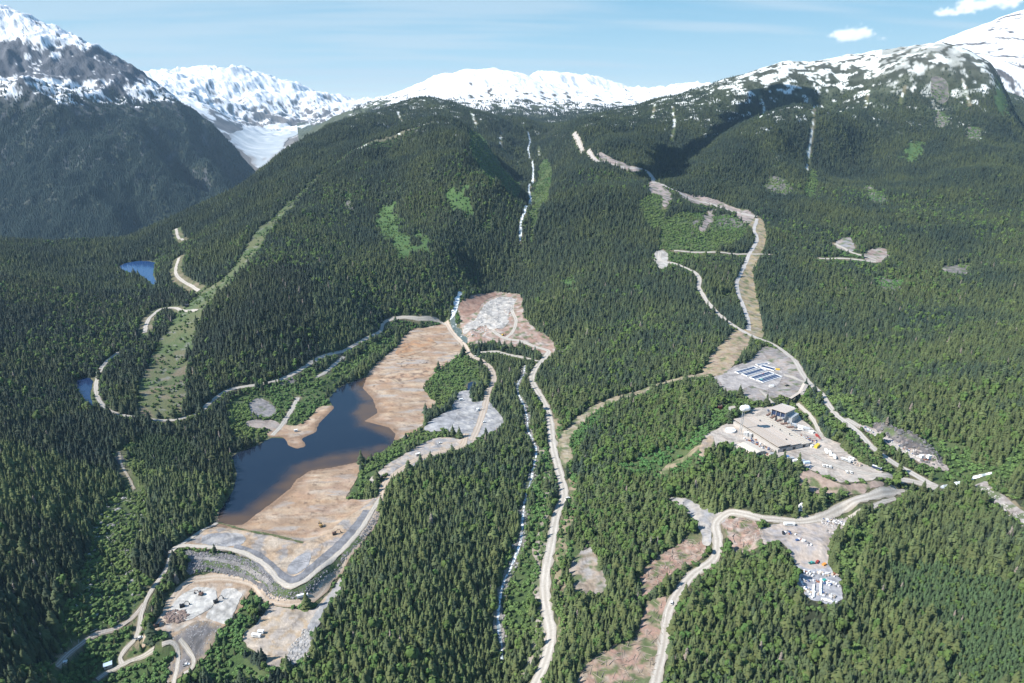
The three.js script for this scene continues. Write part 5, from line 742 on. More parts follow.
{ // crusher building: one wide sloping roof over an open dark front
  const f = footprint(-377, [771.5, 409.5], [785.5, 414], [794, 407.5]), base = EYE - 390.5, t = thing('crusher_building', 'tall tan roofed crusher building with a dark open front behind the mill', 'building', [f.x, base, f.z], f.turn), L = f.len, W = f.wid, s = f.side;
  const g = new THREE.BoxGeometry(L + 2.4, 0.5, W + 3); g.rotateX(s * 0.10); g.translate(0, 14.1, s * -0.6); put('roof', g, PAINT.tan, t);
  put('wall', mergeGeometries([box(0.5, 13, W, L / 2 - 0.3), box(0.5, 9, W, -L / 2 + 0.3, 4.4), box(L - 1, 14.3, 0.5, 0, 0, s * (W / 2 - 0.3))]), PAINT.grey, t);
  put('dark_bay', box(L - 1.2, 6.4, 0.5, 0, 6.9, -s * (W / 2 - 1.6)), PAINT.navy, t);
  put('lower_wall', box(L - 1.2, 6.8, 0.6, 0, 0, -s * (W / 2 - 2.4)), PAINT.wall, t);
  for (const q of [-0.48, -0.16, 0.16, 0.48]) put('column', box(0.6, 13.2, 0.6, q * L, 0, -s * (W / 2 - 0.5)), PAINT.steel, t);
  put('end_shed', box(7, 8.5, W * 0.7, L / 2 + 3.6, 0, s * 1.5), PAINT.steel, t);
}
{ // gallery from the crusher up to the portal
  const a = place(789.5, 405, 9), b = place(802.5, 394, 4.5), dx = b[0] - a[0], dz = b[2] - a[2], len = Math.hypot(dx, dz), t = thing('conveyor_gallery', 'dark sloping conveyor gallery from the crusher building up to the portal roof', 'conveyor', [(a[0] + b[0]) / 2, Math.min(ground(a[0], a[2]), ground(b[0], b[2])), (a[2] + b[2]) / 2], Math.atan2(-dz, dx)), y0 = a[1] - t.position.y, y1 = b[1] - t.position.y;
  const g = new THREE.BoxGeometry(Math.hypot(len, y1 - y0), 2.6, 3.4); g.rotateZ(Math.atan2(y1 - y0, len)); g.translate(0, (y0 + y1) / 2, 0); put('gallery', g, PAINT.dark, t);
  const r = new THREE.BoxGeometry(Math.hypot(len, y1 - y0) + 0.6, 0.2, 3.9); r.rotateZ(Math.atan2(y1 - y0, len)); r.translate(0, (y0 + y1) / 2 + 1.45, 0); put('roof', r, PAINT.tanDark, t);
  for (const q of [-0.3, 0.1]) for (const w of [-1.4, 1.4]) put('leg', rod([q * len, -4, w], [q * len, lerp(y0, y1, q + 0.5) - 1, w], 0.28), PAINT.steel, t);
}
{
  const f = footprint(-381, [798.5, 395], [804, 384.5], [807, 386]), gy = ground(f.x, f.z), t = thing('portal_shed', 'tan roofed portal shed beside the long pale road', 'shed', [f.x, gy - 1.5, f.z], f.turn);
  gable(t, f.len, Math.max(7, f.wid), 5.5, 1.4, PAINT.wall, PAINT.tan); put('door', box(0.2, 4, 4, -f.len / 2 - 0.06, 0.3, 0), PAINT.dark, t);
}
{
  const f = footprint(-386.6, [738.6, 444.3], [755, 453.6], [760.5, 448]), t = thing('office_shed', 'long pinkish tan roofed shed in front of the mill', 'shed', [f.x, EYE - 391 + 0.3, f.z], f.turn);
  gable(t, f.len, f.wid, 4.2, 1.1, PAINT.cream, PAINT.cream, 0.7); put('eave_trim', box(f.len + 1.6, 0.5, 0.25, 0, 3.75, f.side * -(f.wid / 2 + 0.82)), PAINT.white, t);
  for (let k = 0; k < 6; k++) put('window', box(1.6, 1.1, 0.14, -f.len / 2 + (k + 0.6) * f.len / 6.2, 1.6, f.side * -(f.wid / 2 + 0.06)), PAINT.glass, t);
  put('door', box(0.14, 2.6, 2.4, f.len / 2 + 0.06, 0.05, 0), PAINT.dark, t);
}
{ // elevated tank
  const p = place(738.5, 435, 0.5), t = thing('water_tank', 'white rounded tank high on two thin legs at the end of the mill', 'tank', p, 0.2), H = 36;
  const c = new THREE.CapsuleGeometry(4.2, 5.2, 10, 24); c.rotateZ(Math.PI / 2); c.scale(1, 0.92, 1); c.translate(4.6, H, 0); put('tank', c, PAINT.white, t);
  put('leg', rod([0.4, -1, 0], [2.4, H - 2, 0], 0.36), PAINT.steel, t); put('leg', rod([3.2, -1, 0], [4.6, H - 3, 0], 0.36), PAINT.steel, t);
  for (let k = 1; k < 5; k++) put('brace', rod([0.4 + k * 0.4, k * 7, 0], [3.2 + (k + 0.5) * 0.28, k * 7 + 2.6, 0], 0.13), PAINT.steel, t);
  put('hatch', rod([4.6, H + 3.6, 0], [4.6, H + 4.5, 0], 0.9, 14), PAINT.white, t);
}
{
  const p = place(730.3, 431.5, 0.4), t = thing('thickener_tank', 'wide low white round tank left of the mill', 'tank', p);
  put('rim', new THREE.LatheGeometry([[6.4, 0], [6.6, 2.6], [6.3, 2.6], [6.2, 2.1]].map((q) => new THREE.Vector2(...q)), 36), PAINT.white, t); put('cover', new THREE.ConeGeometry(6.3, 0.7, 36).translate(0, 2.5, 0), PAINT.white, t); put('walkway', box(13, 0.25, 1, 0, 3.0, 0), PAINT.steel, t);
}
for (const [u, v, r, h, l] of [[747, 436.5, 2.1, 6, 'tall grey tank beside the front wall of the mill'], [750.5, 437.5, 1.7, 5.2, 'shorter grey tank beside the front wall of the mill'], [744.5, 435.5, 1.4, 4, 'small grey tank at the left end of the mill front']]) {
  const t = thing('process_tank', l, 'tank', place(u, v, 0.4)); put('shell', new THREE.CylinderGeometry(r, r, h, 20).translate(0, h / 2, 0), PAINT.steel, t); put('lid', new THREE.ConeGeometry(r * 1.04, 0.6, 20).translate(0, h + 0.3, 0), PAINT.white, t);
}
// process clutter between mill and crusher: sloping chutes and screens
[[766, 419, 773, 417, 'first'], [770, 422, 777, 419.5, 'second'], [776, 425, 783, 424, 'third'], [780, 428, 789, 428, 'fourth'], [786, 431, 796, 432, 'last']].forEach(([u1, v1, u2, v2, l], i) => {
  const a = place(u1, v1), b = place(u2, v2), dx = b[0] - a[0], dz = b[2] - a[2], len = Math.hypot(dx, dz), t = thing('chute', `rusty sloping chute on the far side of the mill, ${l} from the left`, 'conveyor', [(a[0] + b[0]) / 2, EYE - 390.6, (a[2] + b[2]) / 2], Math.atan2(-dz, dx));
  const g = new THREE.BoxGeometry(len, 1.6, 2.6); g.rotateZ(0.22); g.translate(0, 6, 0); put('trough', g, PAINT.rust, t); for (const q of [-0.35, 0.3]) for (const w of [-1, 1]) put('leg', rod([q * len, 0, w], [q * len, 5.4 + q * len * 0.22, w], 0.22), PAINT.steel, t); put('hood', box(3, 2.4, 3, len * 0.35, 7, 0), i % 2 ? PAINT.grey : PAINT.steel, t);
});
for (const [u, v, L, W, h, turn, wall, roof, l] of [
  [801.5, 429.5, 9, 6, 4, -0.5, 'white', 'white', 'white shed with a rounded end behind the mill'], [806, 431, 8, 6.5, 4.4, -0.5, 'grey', 'grey', 'blue grey shed behind the right end of the mill'], [811, 433, 5, 3.4, 2.8, -0.5, 'white', 'white', 'small white hut right of the blue grey shed'],
  [719, 409, 6, 5, 5, 0.3, 'red', 'rust', 'dark red shed at the edge of the trees left of the mill'], [732, 410, 7, 6, 4, 0.4, 'grey', 'tanDark', 'weathered grey hut at the forest edge left of the mill'],
  [793, 428, 6, 4, 6, -0.5, 'steel', 'grey', 'grey sided plant room at the foot of the crusher building'], [187.5, 307, 8, 6, 5, 0.2, 'dark', 'dark', 'small dark hut beside the road on the left hill'], [801, 507.5, 6, 4, 3, 0.9, 'white', 'white', 'small white hut half hidden in trees below the mill'],
  [108.5, 667, 6.4, 5, 3.6, 0.5, 'wall', 'sky', 'small shed with a pale blue roof in the lower left brush'], [66, 663, 3, 2, 2, 0.4, 'white', 'white', 'tiny white hut at the lower left track end'],
]) { const t = thing('shed', l, 'shed', place(u, v, 0.2), turn); gable(t, L, W, h, W * 0.22, PAINT[wall], PAINT[roof], 0.35); put('door', box(0.12, Math.min(2.6, h * 0.75), W * 0.4, L / 2 + 0.05, 0.05, 0), PAINT.dark, t); put('window', box(1.3, 0.9, 0.12, -L * 0.2, h * 0.45, W / 2 + 0.05), PAINT.glass, t); }

// ---- lined basins: white curbs round dark blue water
[[737, 372.6, 755.5, 367.3, 2.2, 'top left'], [744.5, 375, 763.5, 369.4, 3.0, 'upper middle'], [752.5, 378.4, 771.5, 372.6, 3.0, 'lower middle'], [760, 381.2, 778.5, 375.4, 3.6, 'nearest'], [761.5, 365.8, 775, 369.6, 3.2, 'crosswise right-hand'], [757, 364.8, 768.5, 363.6, 1.6, 'farthest']].forEach(([u1, v1, u2, v2, w, l]) => {
  const A = onLevel(u1, v1, -384.6), B = onLevel(u2, v2, -384.6), dx = B[0] - A[0], dz = B[1] - A[1], L = Math.hypot(dx, dz), turn = Math.atan2(-dz, dx), W = w * 3.2, t = thing('basin', `${l} long dark blue basin with white curbs`, 'basin', [(A[0] + B[0]) / 2, EYE - 386 + 0.7, (A[1] + B[1]) / 2], turn);
  for (const s of [-1, 1]) { put('curb', box(L + 1.4, 1.3, 0.8, 0, 0, s * (W / 2)), PAINT.white, t); put('curb', box(0.8, 1.3, W - 0.82, s * (L / 2 + 0.3), 0, 0), PAINT.white, t); }
  put('water', box(L - 0.3, 0.75, W - 0.85), PAINT.navy, t);
  const n = Math.max(2, Math.round(L / 7)); for (let k = 1; k < n; k++) put('divider', box(0.35, 1.0, W - 0.86, -L / 2 + k * L / n, 0, 0), PAINT.grey, t);
});
{ const t = thing('float_cover', 'turquoise cover on the left end of the nearest basin', 'cover', [...(() => { const p = onLevel(761.5, 379.2, -384.4); return [p[0], EYE - 385.0 + 0.58, p[1]]; })()], 0.7); put('cover', box(5, 0.3, 3.4), PAINT.teal, t); put('rib', box(5.2, 0.16, 0.3, 0, 0.3, 0), PAINT.white, t); }
{ const t = thing('pump_raft', 'red pump raft on the lower middle basin', 'raft', [...(() => { const p = onLevel(763, 373.4, -384.4); return [p[0], EYE - 385.0 + 0.58, p[1]]; })()], 0.7); put('deck', box(3.4, 0.4, 2.4), PAINT.red, t); put('pump', box(1.4, 1.0, 1.2, 0, 0.4, 0), PAINT.steel, t); }
// ---- containers, stacks, trailers
function container(name, l, cat, u, v, L, W, h, turn, m, group, lift = 0.6) { const t = thing(name, l, cat, place(u, v, lift), turn, group); put('body', box(L, h, W, 0, 0.15), m, t); put('door', box(0.1, h * 0.86, W * 0.9, L / 2 + 0.04, 0.3, 0), m === PAINT.white ? PAINT.steel : PAINT.grey, t); for (const s of [-1, 1]) put('rail', box(L, 0.15, 0.25, 0, 0, s * (W / 2 - 0.15)), PAINT.dark, t); return t; }
const MILLWARD = heading(739, 444, 760, 455);
container('container', 'yellow container beside the turning place right of the mill', 'container', 816.8, 447.4, 9.5, 3.4, 3, heading(814, 450, 820, 444.5), PAINT.yellow);
container('container', 'white cube container left of the yellow container', 'container', 811.8, 447.5, 3, 2.6, 2.6, 0.3, PAINT.white);
container('container', 'orange tank box at the right end of the basins', 'container', 777.5, 370.4, 6.5, 2.6, 2.2, -0.2, PAINT.yellow);
container('container', 'white container below the basins', 'container', 771.5, 387, 7, 2.5, 2.4, 0.05, PAINT.white);
container('container', 'left white container under the dark rock cut', 'container', 921.2, 458, 4.4, 3.4, 3.4, 0.4, PAINT.white); container('container', 'right white container under the dark rock cut', 'container', 928.6, 458.6, 4.8, 3.6, 3.8, 0.3, PAINT.white);
container('container', 'blue container near the upper end of the bench road', 'container', 881, 437, 5, 2.5, 2.5, -0.5, PAINT.blue);
[[785.5, 458.5, 'blue', 8, 3.2, 'first blue grey container along the near edge of the mill yard'], [790.5, 460, 'grey', 8, 3.2, 'dark grey container along the near edge of the mill yard'], [795, 462, 'white', 6, 3.2, 'white container between grey ones on the near yard edge'], [801.5, 462.5, 'steel', 7, 3, 'silver container on the near yard edge'], [806.5, 464, 'sky', 7, 3, 'pale blue container on the near yard edge'], [772, 455.5, 'grey', 6, 3, 'grey container in front of the mill door']].forEach(([u, v, m, L, W, l]) => container('container', l, 'container', u, v, L, W, 2.6, MILLWARD + 1.2, PAINT[m]));
function trailer(l, u, v, L, turn, m = PAINT.white, group) { const t = thing('trailer', l, 'trailer', place(u, v, 0.7), turn, group); put('body', box(L, 2.5, 2.6, 0, 0.75), m, t); put('roof', box(L + 0.1, 0.14, 2.7, 0, 3.26), PAINT.white, t); put('window', box(L * 0.5, 0.7, 0.08, 0, 1.9, 1.33), PAINT.glass, t); for (const x of [-L * 0.3, -L * 0.2, L * 0.25]) for (const s of [-1, 1]) { const w = new THREE.CylinderGeometry(0.45, 0.45, 0.3, 12); w.rotateX(Math.PI / 2); w.translate(x, 0.45, s * 1.1); put('wheel', w, PAINT.black, t); } return t; }
const T1 = heading(824, 451, 834, 456);
trailer('long white trailer, upper one of three in the parking bay right of the mill', 826, 453, 9, T1 + 2.4); trailer('long white trailer, middle one of three in the parking bay right of the mill', 829.8, 455.2, 10, T1 + 2.4); trailer('white trailer, lowest of three in the parking bay right of the mill', 834, 458.5, 8, T1 + 2.4);
trailer('long silver trailer on the flat beyond the parking bay', 846, 462, 11, heading(842, 461, 850, 464), PAINT.steel); trailer('white trailer at the upper edge of the flat beyond the parking bay', 851, 460.5, 6, -0.6);
trailer('long dark tank trailer at the road edge right of the mill yard', 876.5, 469.5, 10, heading(871, 467.5, 881, 471), PAINT.navy);
trailer('larger white trailer on the tan pad below the dam', 256.5, 637.5, 8.5, -0.12); trailer('smaller white trailer behind the larger one on the tan pad', 261, 634, 5.5, -0.1);
trailer('long white trailer beside the lower road', 789, 526, 11, -0.02); trailer('white trailer parked at the edge of the pond access spur', 296, 432, 5, 0.4);
trailer('white trailer by the pad at the north end of the haul road', 461, 401, 6, 0.3); trailer('grey trailer on the pale grey terrace', 418, 456, 6, 0.5, PAINT.steel);
// ---- vehicles
function pickup(l, u, v, turn, m = PAINT.white, k = 1, group, lift = 0.85) {
  const t = thing('pickup_truck', l, 'pickup', place(u, v, lift), turn, group); t.scale.setScalar(k);
  put('body', prism([[-2.8, 0.5], [2.7, 0.5], [2.8, 1.1], [1.4, 1.25], [0.75, 1.95], [-0.9, 1.98], [-1.0, 1.25], [-2.8, 1.2]], 1.95), m, t);
  put('windscreen', box(0.08, 0.55, 1.7, 1.14, 1.3, 0).rotateZ(0.0), PAINT.glass, t); for (const s of [-1, 1]) put('side_window', box(1.4, 0.5, 0.05, -0.1, 1.35, s * 0.98), PAINT.glass, t); put('load_bed', box(1.6, 0.12, 1.6, -1.9, 1.22, 0), PAINT.dark, t);
  for (const x of [-1.8, 1.8]) for (const s of [-1, 1]) { const w = new THREE.CylinderGeometry(0.45, 0.45, 0.3, 14); w.rotateX(Math.PI / 2); w.translate(x, 0.45, s * 0.92); put('wheel', w, PAINT.black, t); }
  return t;
}
const ROWT = 1.35;
[['left', 823.2, 466.8], ['middle', 826.6, 467.3], ['right', 830, 468]].forEach(([w, u, v]) => pickup(`white pickup, ${w} one of three parked below the mill yard road`, u, v, ROWT, PAINT.white, 1.15));
[['left', 846.6, 473.2], ['right', 850.8, 473.6]].forEach(([w, u, v]) => pickup(`white pickup, ${w} one of two at the near end of the yard road`, u, v, ROWT, PAINT.white, 1.1));
pickup('white pickup on the bend of the forest road by the narrow pond', 97.4, 374, 1.2, PAINT.white, 1.3); pickup('orange pickup behind the white one on the forest road bend', 98.6, 371, 1.2, PAINT.orange, 1.2);
pickup('white pickup at the bottom edge of the main gravel road', 532.5, 668, 1.2, PAINT.white, 1); pickup('white pickup driving on the lower road', 671.5, 604, 1.3, PAINT.white, 1);
pickup('white pickup parked beside the main road bend', 567.5, 499.5, 0.6, PAINT.white, 1.2); pickup('dark pickup on the tan yard under the lower road', 783, 534, 1.3, PAINT.dark, 1);
pickup('dark pickup left of the portal shed', 787, 386.5, 0.3, PAINT.dark, 1.1); pickup('white pickup on the pale grey terrace', 440, 444, 0.5, PAINT.white, 1); pickup('white pickup on the grey pad', 484, 423, 0.5, PAINT.white, 1); pickup('white pickup at the haul road junction under the quarry', 475.5, 357, 0.5, PAINT.white, 1); pickup('dark pickup on the tan yard near the mill front door', 793.6, 444.4, 0.3, PAINT.dark, 1.1);
pickup('blue pickup by the grey storage yard', 811.5, 564.2, 0.2, PAINT.teal, 1.1); pickup('dark red pickup by the grey storage yard', 817.2, 563, 0.8, PAINT.red, 1); pickup('small white pickup on the loop track of the dark gravel', 186.5, 666, 0.3, PAINT.white, 1); pickup('white pickup on the track at the lower left', 140, 639.6, 0.5, PAINT.white, 1.3);
pickup('white pickup high on the bench road', 868, 431, -0.6, PAINT.white, 1.1);
function lorry(l, u, v, turn, m) { const t = thing('lorry', l, 'lorry', place(u, v, 0.9), turn); put('cab', prism([[-1.1, 0.6], [1.1, 0.6], [1.1, 1.6], [0.8, 3.0], [-1.1, 3.0]], 2.4).translate(4.6, 0, 0), m, t); put('cargo_box', box(8.4, 2.7, 2.5, -0.9, 0.95), m, t); put('chassis', box(10, 0.35, 1.2, 0, 0.6), PAINT.dark, t); put('windscreen', box(0.08, 0.9, 2, 5.62, 1.75, 0), PAINT.glass, t); for (const x of [-4, -2.8, 4.4]) for (const s of [-1, 1]) { const w = new THREE.CylinderGeometry(0.52, 0.52, 0.35, 14); w.rotateX(Math.PI / 2); w.translate(x, 0.52, s * 1.05); put('wheel', w, PAINT.black, t); } return t; }
lorry('white lorry on the haul road under the curved dam', 302.6, 598, heading(296, 599.5, 308, 595), PAINT.white);
function excavator(l, u, v, turn, m, reach = 1) {
  const t = thing('excavator', l, 'excavator', place(u, v, 0.9), turn);
  for (const s of [-1, 1]) put('track', prism([[-2, 0], [2, 0], [2.4, 0.5], [2, 1], [-2, 1], [-2.4, 0.5]], 0.65).translate(0, 0, s * 1.25), PAINT.black, t);
  put('house', mergeGeometries([box(3.6, 1.4, 2.7, -0.5, 1.1), box(1.2, 0.7, 2.6, -1.6, 2.5)]), m, t); put('cab', box(1.5, 1.7, 1.0, 0.8, 2.3, 0.8), PAINT.glass, t);
  put('boom', mergeGeometries([rod([1.1, 2, 0], [3.6, 5.0, 0], 0.32), rod([3.6, 5.0, 0], [6.0 * reach, 4.3, 0], 0.28)]), m, t); put('stick', rod([6.0 * reach, 4.5, 0], [7.0 * reach, 1.6, 0], 0.22), m, t); put('bucket', prism([[0, 0], [1.0, 0.1], [1.2, 1.0], [0.2, 1.2]], 1.3).translate(6.4 * reach, 0.4, 0), PAINT.dark, t); return t;
}
excavator('orange brown excavator on the pale rock of the left pad', 201, 595.5, 2.9, PAINT.rust); excavator('dark excavator between the two pale rock pads', 216.4, 603, 0.8, PAINT.dark); excavator('dark excavator at the left edge of the excavation yard', 182.6, 607.5, 0.5, PAINT.dark, 0.9); excavator('rust coloured excavator at the entrance of the lower left yard', 157, 627.5, 0.4, PAINT.rust); excavator('brown excavator on the sand inside the dam', 334.6, 535, 0.5, PAINT.rust); excavator('small orange brown excavator on the sand above the dam fill', 321, 527, 2.2, PAINT.ochre, 0.8); excavator('dark excavator at the bottom of the rubble heap', 284, 663, 0.2, PAINT.dark, 0.8); excavator('yellow excavator at the foot of the quarry', 503, 336, 0.7, PAINT.yellow, 0.9);
{ const t = thing('wheel_loader', 'bright yellow wheel loader at the corner of the mill', 'loader', place(785.6, 450, 0.5), 0.4); put('body', mergeGeometries([box(3.6, 1.6, 2.3, -1.4, 1), box(2, 1.1, 2, 1.2, 1)]), PAINT.yellow, t); put('cab', box(1.6, 1.6, 1.7, 0, 2.4), PAINT.glass, t); put('roof', box(1.9, 0.15, 2, 0, 4.02), PAINT.yellow, t); put('bucket', prism([[0, 0], [1.3, 0], [0.4, 1.4], [0, 1.2]], 2.9).translate(3, 0.3, 0), PAINT.yellow, t); for (const s of [-1, 1]) { put('lift_arm', rod([1, 2, s * 0.6], [3.1, 0.9, s * 0.6], 0.17), PAINT.yellow, t); for (const x of [-1.8, 1.5]) { const w = new THREE.CylinderGeometry(0.85, 0.85, 0.6, 16); w.rotateX(Math.PI / 2); w.translate(x, 0.85, s * 1.25); put('wheel', w, PAINT.black, t); } } }
{ const t = thing('mobile_crane', 'red lattice boom lying behind the yellow container', 'crane', place(818, 438.5, 0.6), heading(815, 434, 821, 443)); put('boom', mergeGeometries([...[-0.7, 0.7].flatMap((s) => [rod([-8, 1.2, s], [8, 2.2, s], 0.16), rod([-8, 2.4, s], [8, 3.2, s], 0.16)]), ...Array.from({ length: 10 }, (_, k) => rod([-8 + k * 1.6, 1.2 + k * 0.1, -0.7], [-7.2 + k * 1.6, 2.5 + k * 0.09, 0.7], 0.1))]), PAINT.red, t); put('carrier', box(5, 1.8, 2.4, -6, 0), PAINT.red, t); }
{ const t = thing('crushing_plant', 'pale crushing plant with a short belt on the grey pad', 'plant', place(478, 411, 0.6), 0.6); put('hopper', prism([[-2.4, 4], [2.4, 4], [1.2, 1.4], [-1.2, 1.4]], 3), PAINT.white, t); put('frame', box(7, 1.2, 2.6), PAINT.steel, t); const b = new THREE.BoxGeometry(9, 0.5, 1.2); b.rotateZ(0.4); b.translate(5, 2.6, 0); put('belt', b, PAINT.grey, t); }
// ---- storage yard: pallets, pipes, bags
{
  const r = rngOf(31); let n = 0; const names = ['left edge', 'lower left', 'middle', 'right end', 'near edge'];
  for (const [u0, v0, u1, v1, k, w] of [[794, 569, 801, 583, 6, 0], [801, 584, 812, 598, 7, 1], [804, 572, 812, 577, 4, 2], [826, 581, 836, 585, 5, 3], [822, 600, 836, 604, 5, 4]]) for (let i = 0; i < k; i++) {
    const f = k > 1 ? i / (k - 1) : 0, t = thing('pallet_stack', `white wrapped pallet stack along the ${names[w]} of the blue grey storage yard`, 'pallet', place(lerp(u0, u1, f) + (r() - 0.5), lerp(v0, v1, f) + (r() - 0.5), 0.7), r(), `pallets along the ${names[w]} of the storage yard`);
    put('pallet', box(2.4, 0.25, 1.8), PAINT.wood, t); put('load', box(2.2, 1.2 + r(), 1.7, 0, 0.26), PAINT.white, t); t.scale.setScalar(0.7); n++;
  }
  for (const [u0, v0, u1, v1, l] of [[821, 580, 820.5, 596, 'long white row of pipes up the middle of the blue grey storage yard'], [813.8, 586, 813.4, 598, 'shorter white row of pipes left of the middle of the storage yard'], [823, 600, 832, 603, 'white row of pipes along the near end of the storage yard']]) { const a = place(u0, v0, 0.8), b = place(u1, v1, 0.8), dx = b[0] - a[0], dz = b[2] - a[2], L = Math.hypot(dx, dz), t = thing('pipe_stack', l, 'pipes', [(a[0] + b[0]) / 2, Math.max(a[1], b[1]), (a[2] + b[2]) / 2], Math.atan2(-dz, dx)); for (let k = 0; k < 5; k++) put('pipe', rod([-L / 2, 0.4 + (k > 2 ? 0.6 : 0), -0.75 + (k % 3) * 0.75 + (k > 2 ? 0.37 : 0)], [L / 2, 0.4 + (k > 2 ? 0.6 : 0), -0.75 + (k % 3) * 0.75 + (k > 2 ? 0.37 : 0)], 0.36), PAINT.white, t); }
  container('container', 'small green container in the blue grey storage yard', 'container', 824, 582, 3, 2.4, 2.4, 0.4, PAINT.teal); container('container', 'orange skip at the top right of the storage yard', 'skip', 824, 565.5, 4, 2.4, 1.6, 0.5, PAINT.orange);
  [['dark pole in the middle of the storage yard', 814.2, 592, 11], ['dark pole on the right of the storage yard', 831.5, 603, 9], ['wooden pole beside the gravel spur', 683, 509, 9]].forEach(([l, u, v, h]) => { const t = thing('utility_pole', l, 'pole', place(u, v, 0)); put('pole', rod([0, -0.5, 0], [0, h, 0], 0.22), PAINT.dark, t); put('crossarm', box(2.2, 0.2, 0.2, 0, h - 1), PAINT.dark, t); });
}
{ // drums, crates and scrap along the mill front and the near edge of the yard
  const P = [], C = [], r = rngOf(88), geos = [];
  for (const [u0, v0, u1, v1, n, pale] of [[745, 440, 776, 453, 34], [764, 455, 812, 468, 60], [792, 437, 812, 441, 22], [800, 436, 818, 444, 26], [840, 458, 860, 466, 26], [768, 411, 785, 415, 14], [752, 440, 770, 449, 12], [856, 425, 930, 462, 40], [794, 572, 836, 576, 34, 1], [800, 580, 838, 586, 40, 1], [804, 590, 836, 598, 36, 1], [786, 532, 812, 548, 16, 1], [824, 520, 846, 526, 30, 1]]) for (let i = 0; i < n; i++) {
    const f = r(), [x, z] = land.spot(lerp(u0, u1, f) + (r() - 0.5) * 5, lerp(v0, v1, f) + (r() - 0.5) * 3), w = 0.7 + r() * 2.2, g = r() < 0.3 ? new THREE.CylinderGeometry(w * 0.4, w * 0.4, 1 + r(), 9) : new THREE.BoxGeometry(w, 0.7 + r() * 1.3, 0.7 + r() * 1.6); g.rotateY(r() * 3); g.translate(x, ground(x, z) + 1.25, z);
    const c = [[0.6, 0.6, 0.6], [0.18, 0.18, 0.19], [0.3, 0.26, 0.22], [0.05, 0.09, 0.2], [0.25, 0.1, 0.06], [0.5, 0.42, 0.34], [0.72, 0.72, 0.72], [0.72, 0.72, 0.74], [0.6, 0.6, 0.64], [0.72, 0.72, 0.72]][Math.floor(r() * (pale ? 10 : 6))], k = g.attributes.position.count, a = new Float32Array(k * 3); for (let q = 0; q < k; q++) a.set(c, q * 3); g.setAttribute('color', new THREE.BufferAttribute(a, 3)); geos.push(g.toNonIndexed());
  }
  tag(put('yard_clutter', mergeGeometries(geos), new THREE.MeshStandardMaterial({ vertexColors: true, roughness: 0.8 })), 'drums, crates and scrap strewn about the mill yard', 'scrap', null, 'stuff');
}
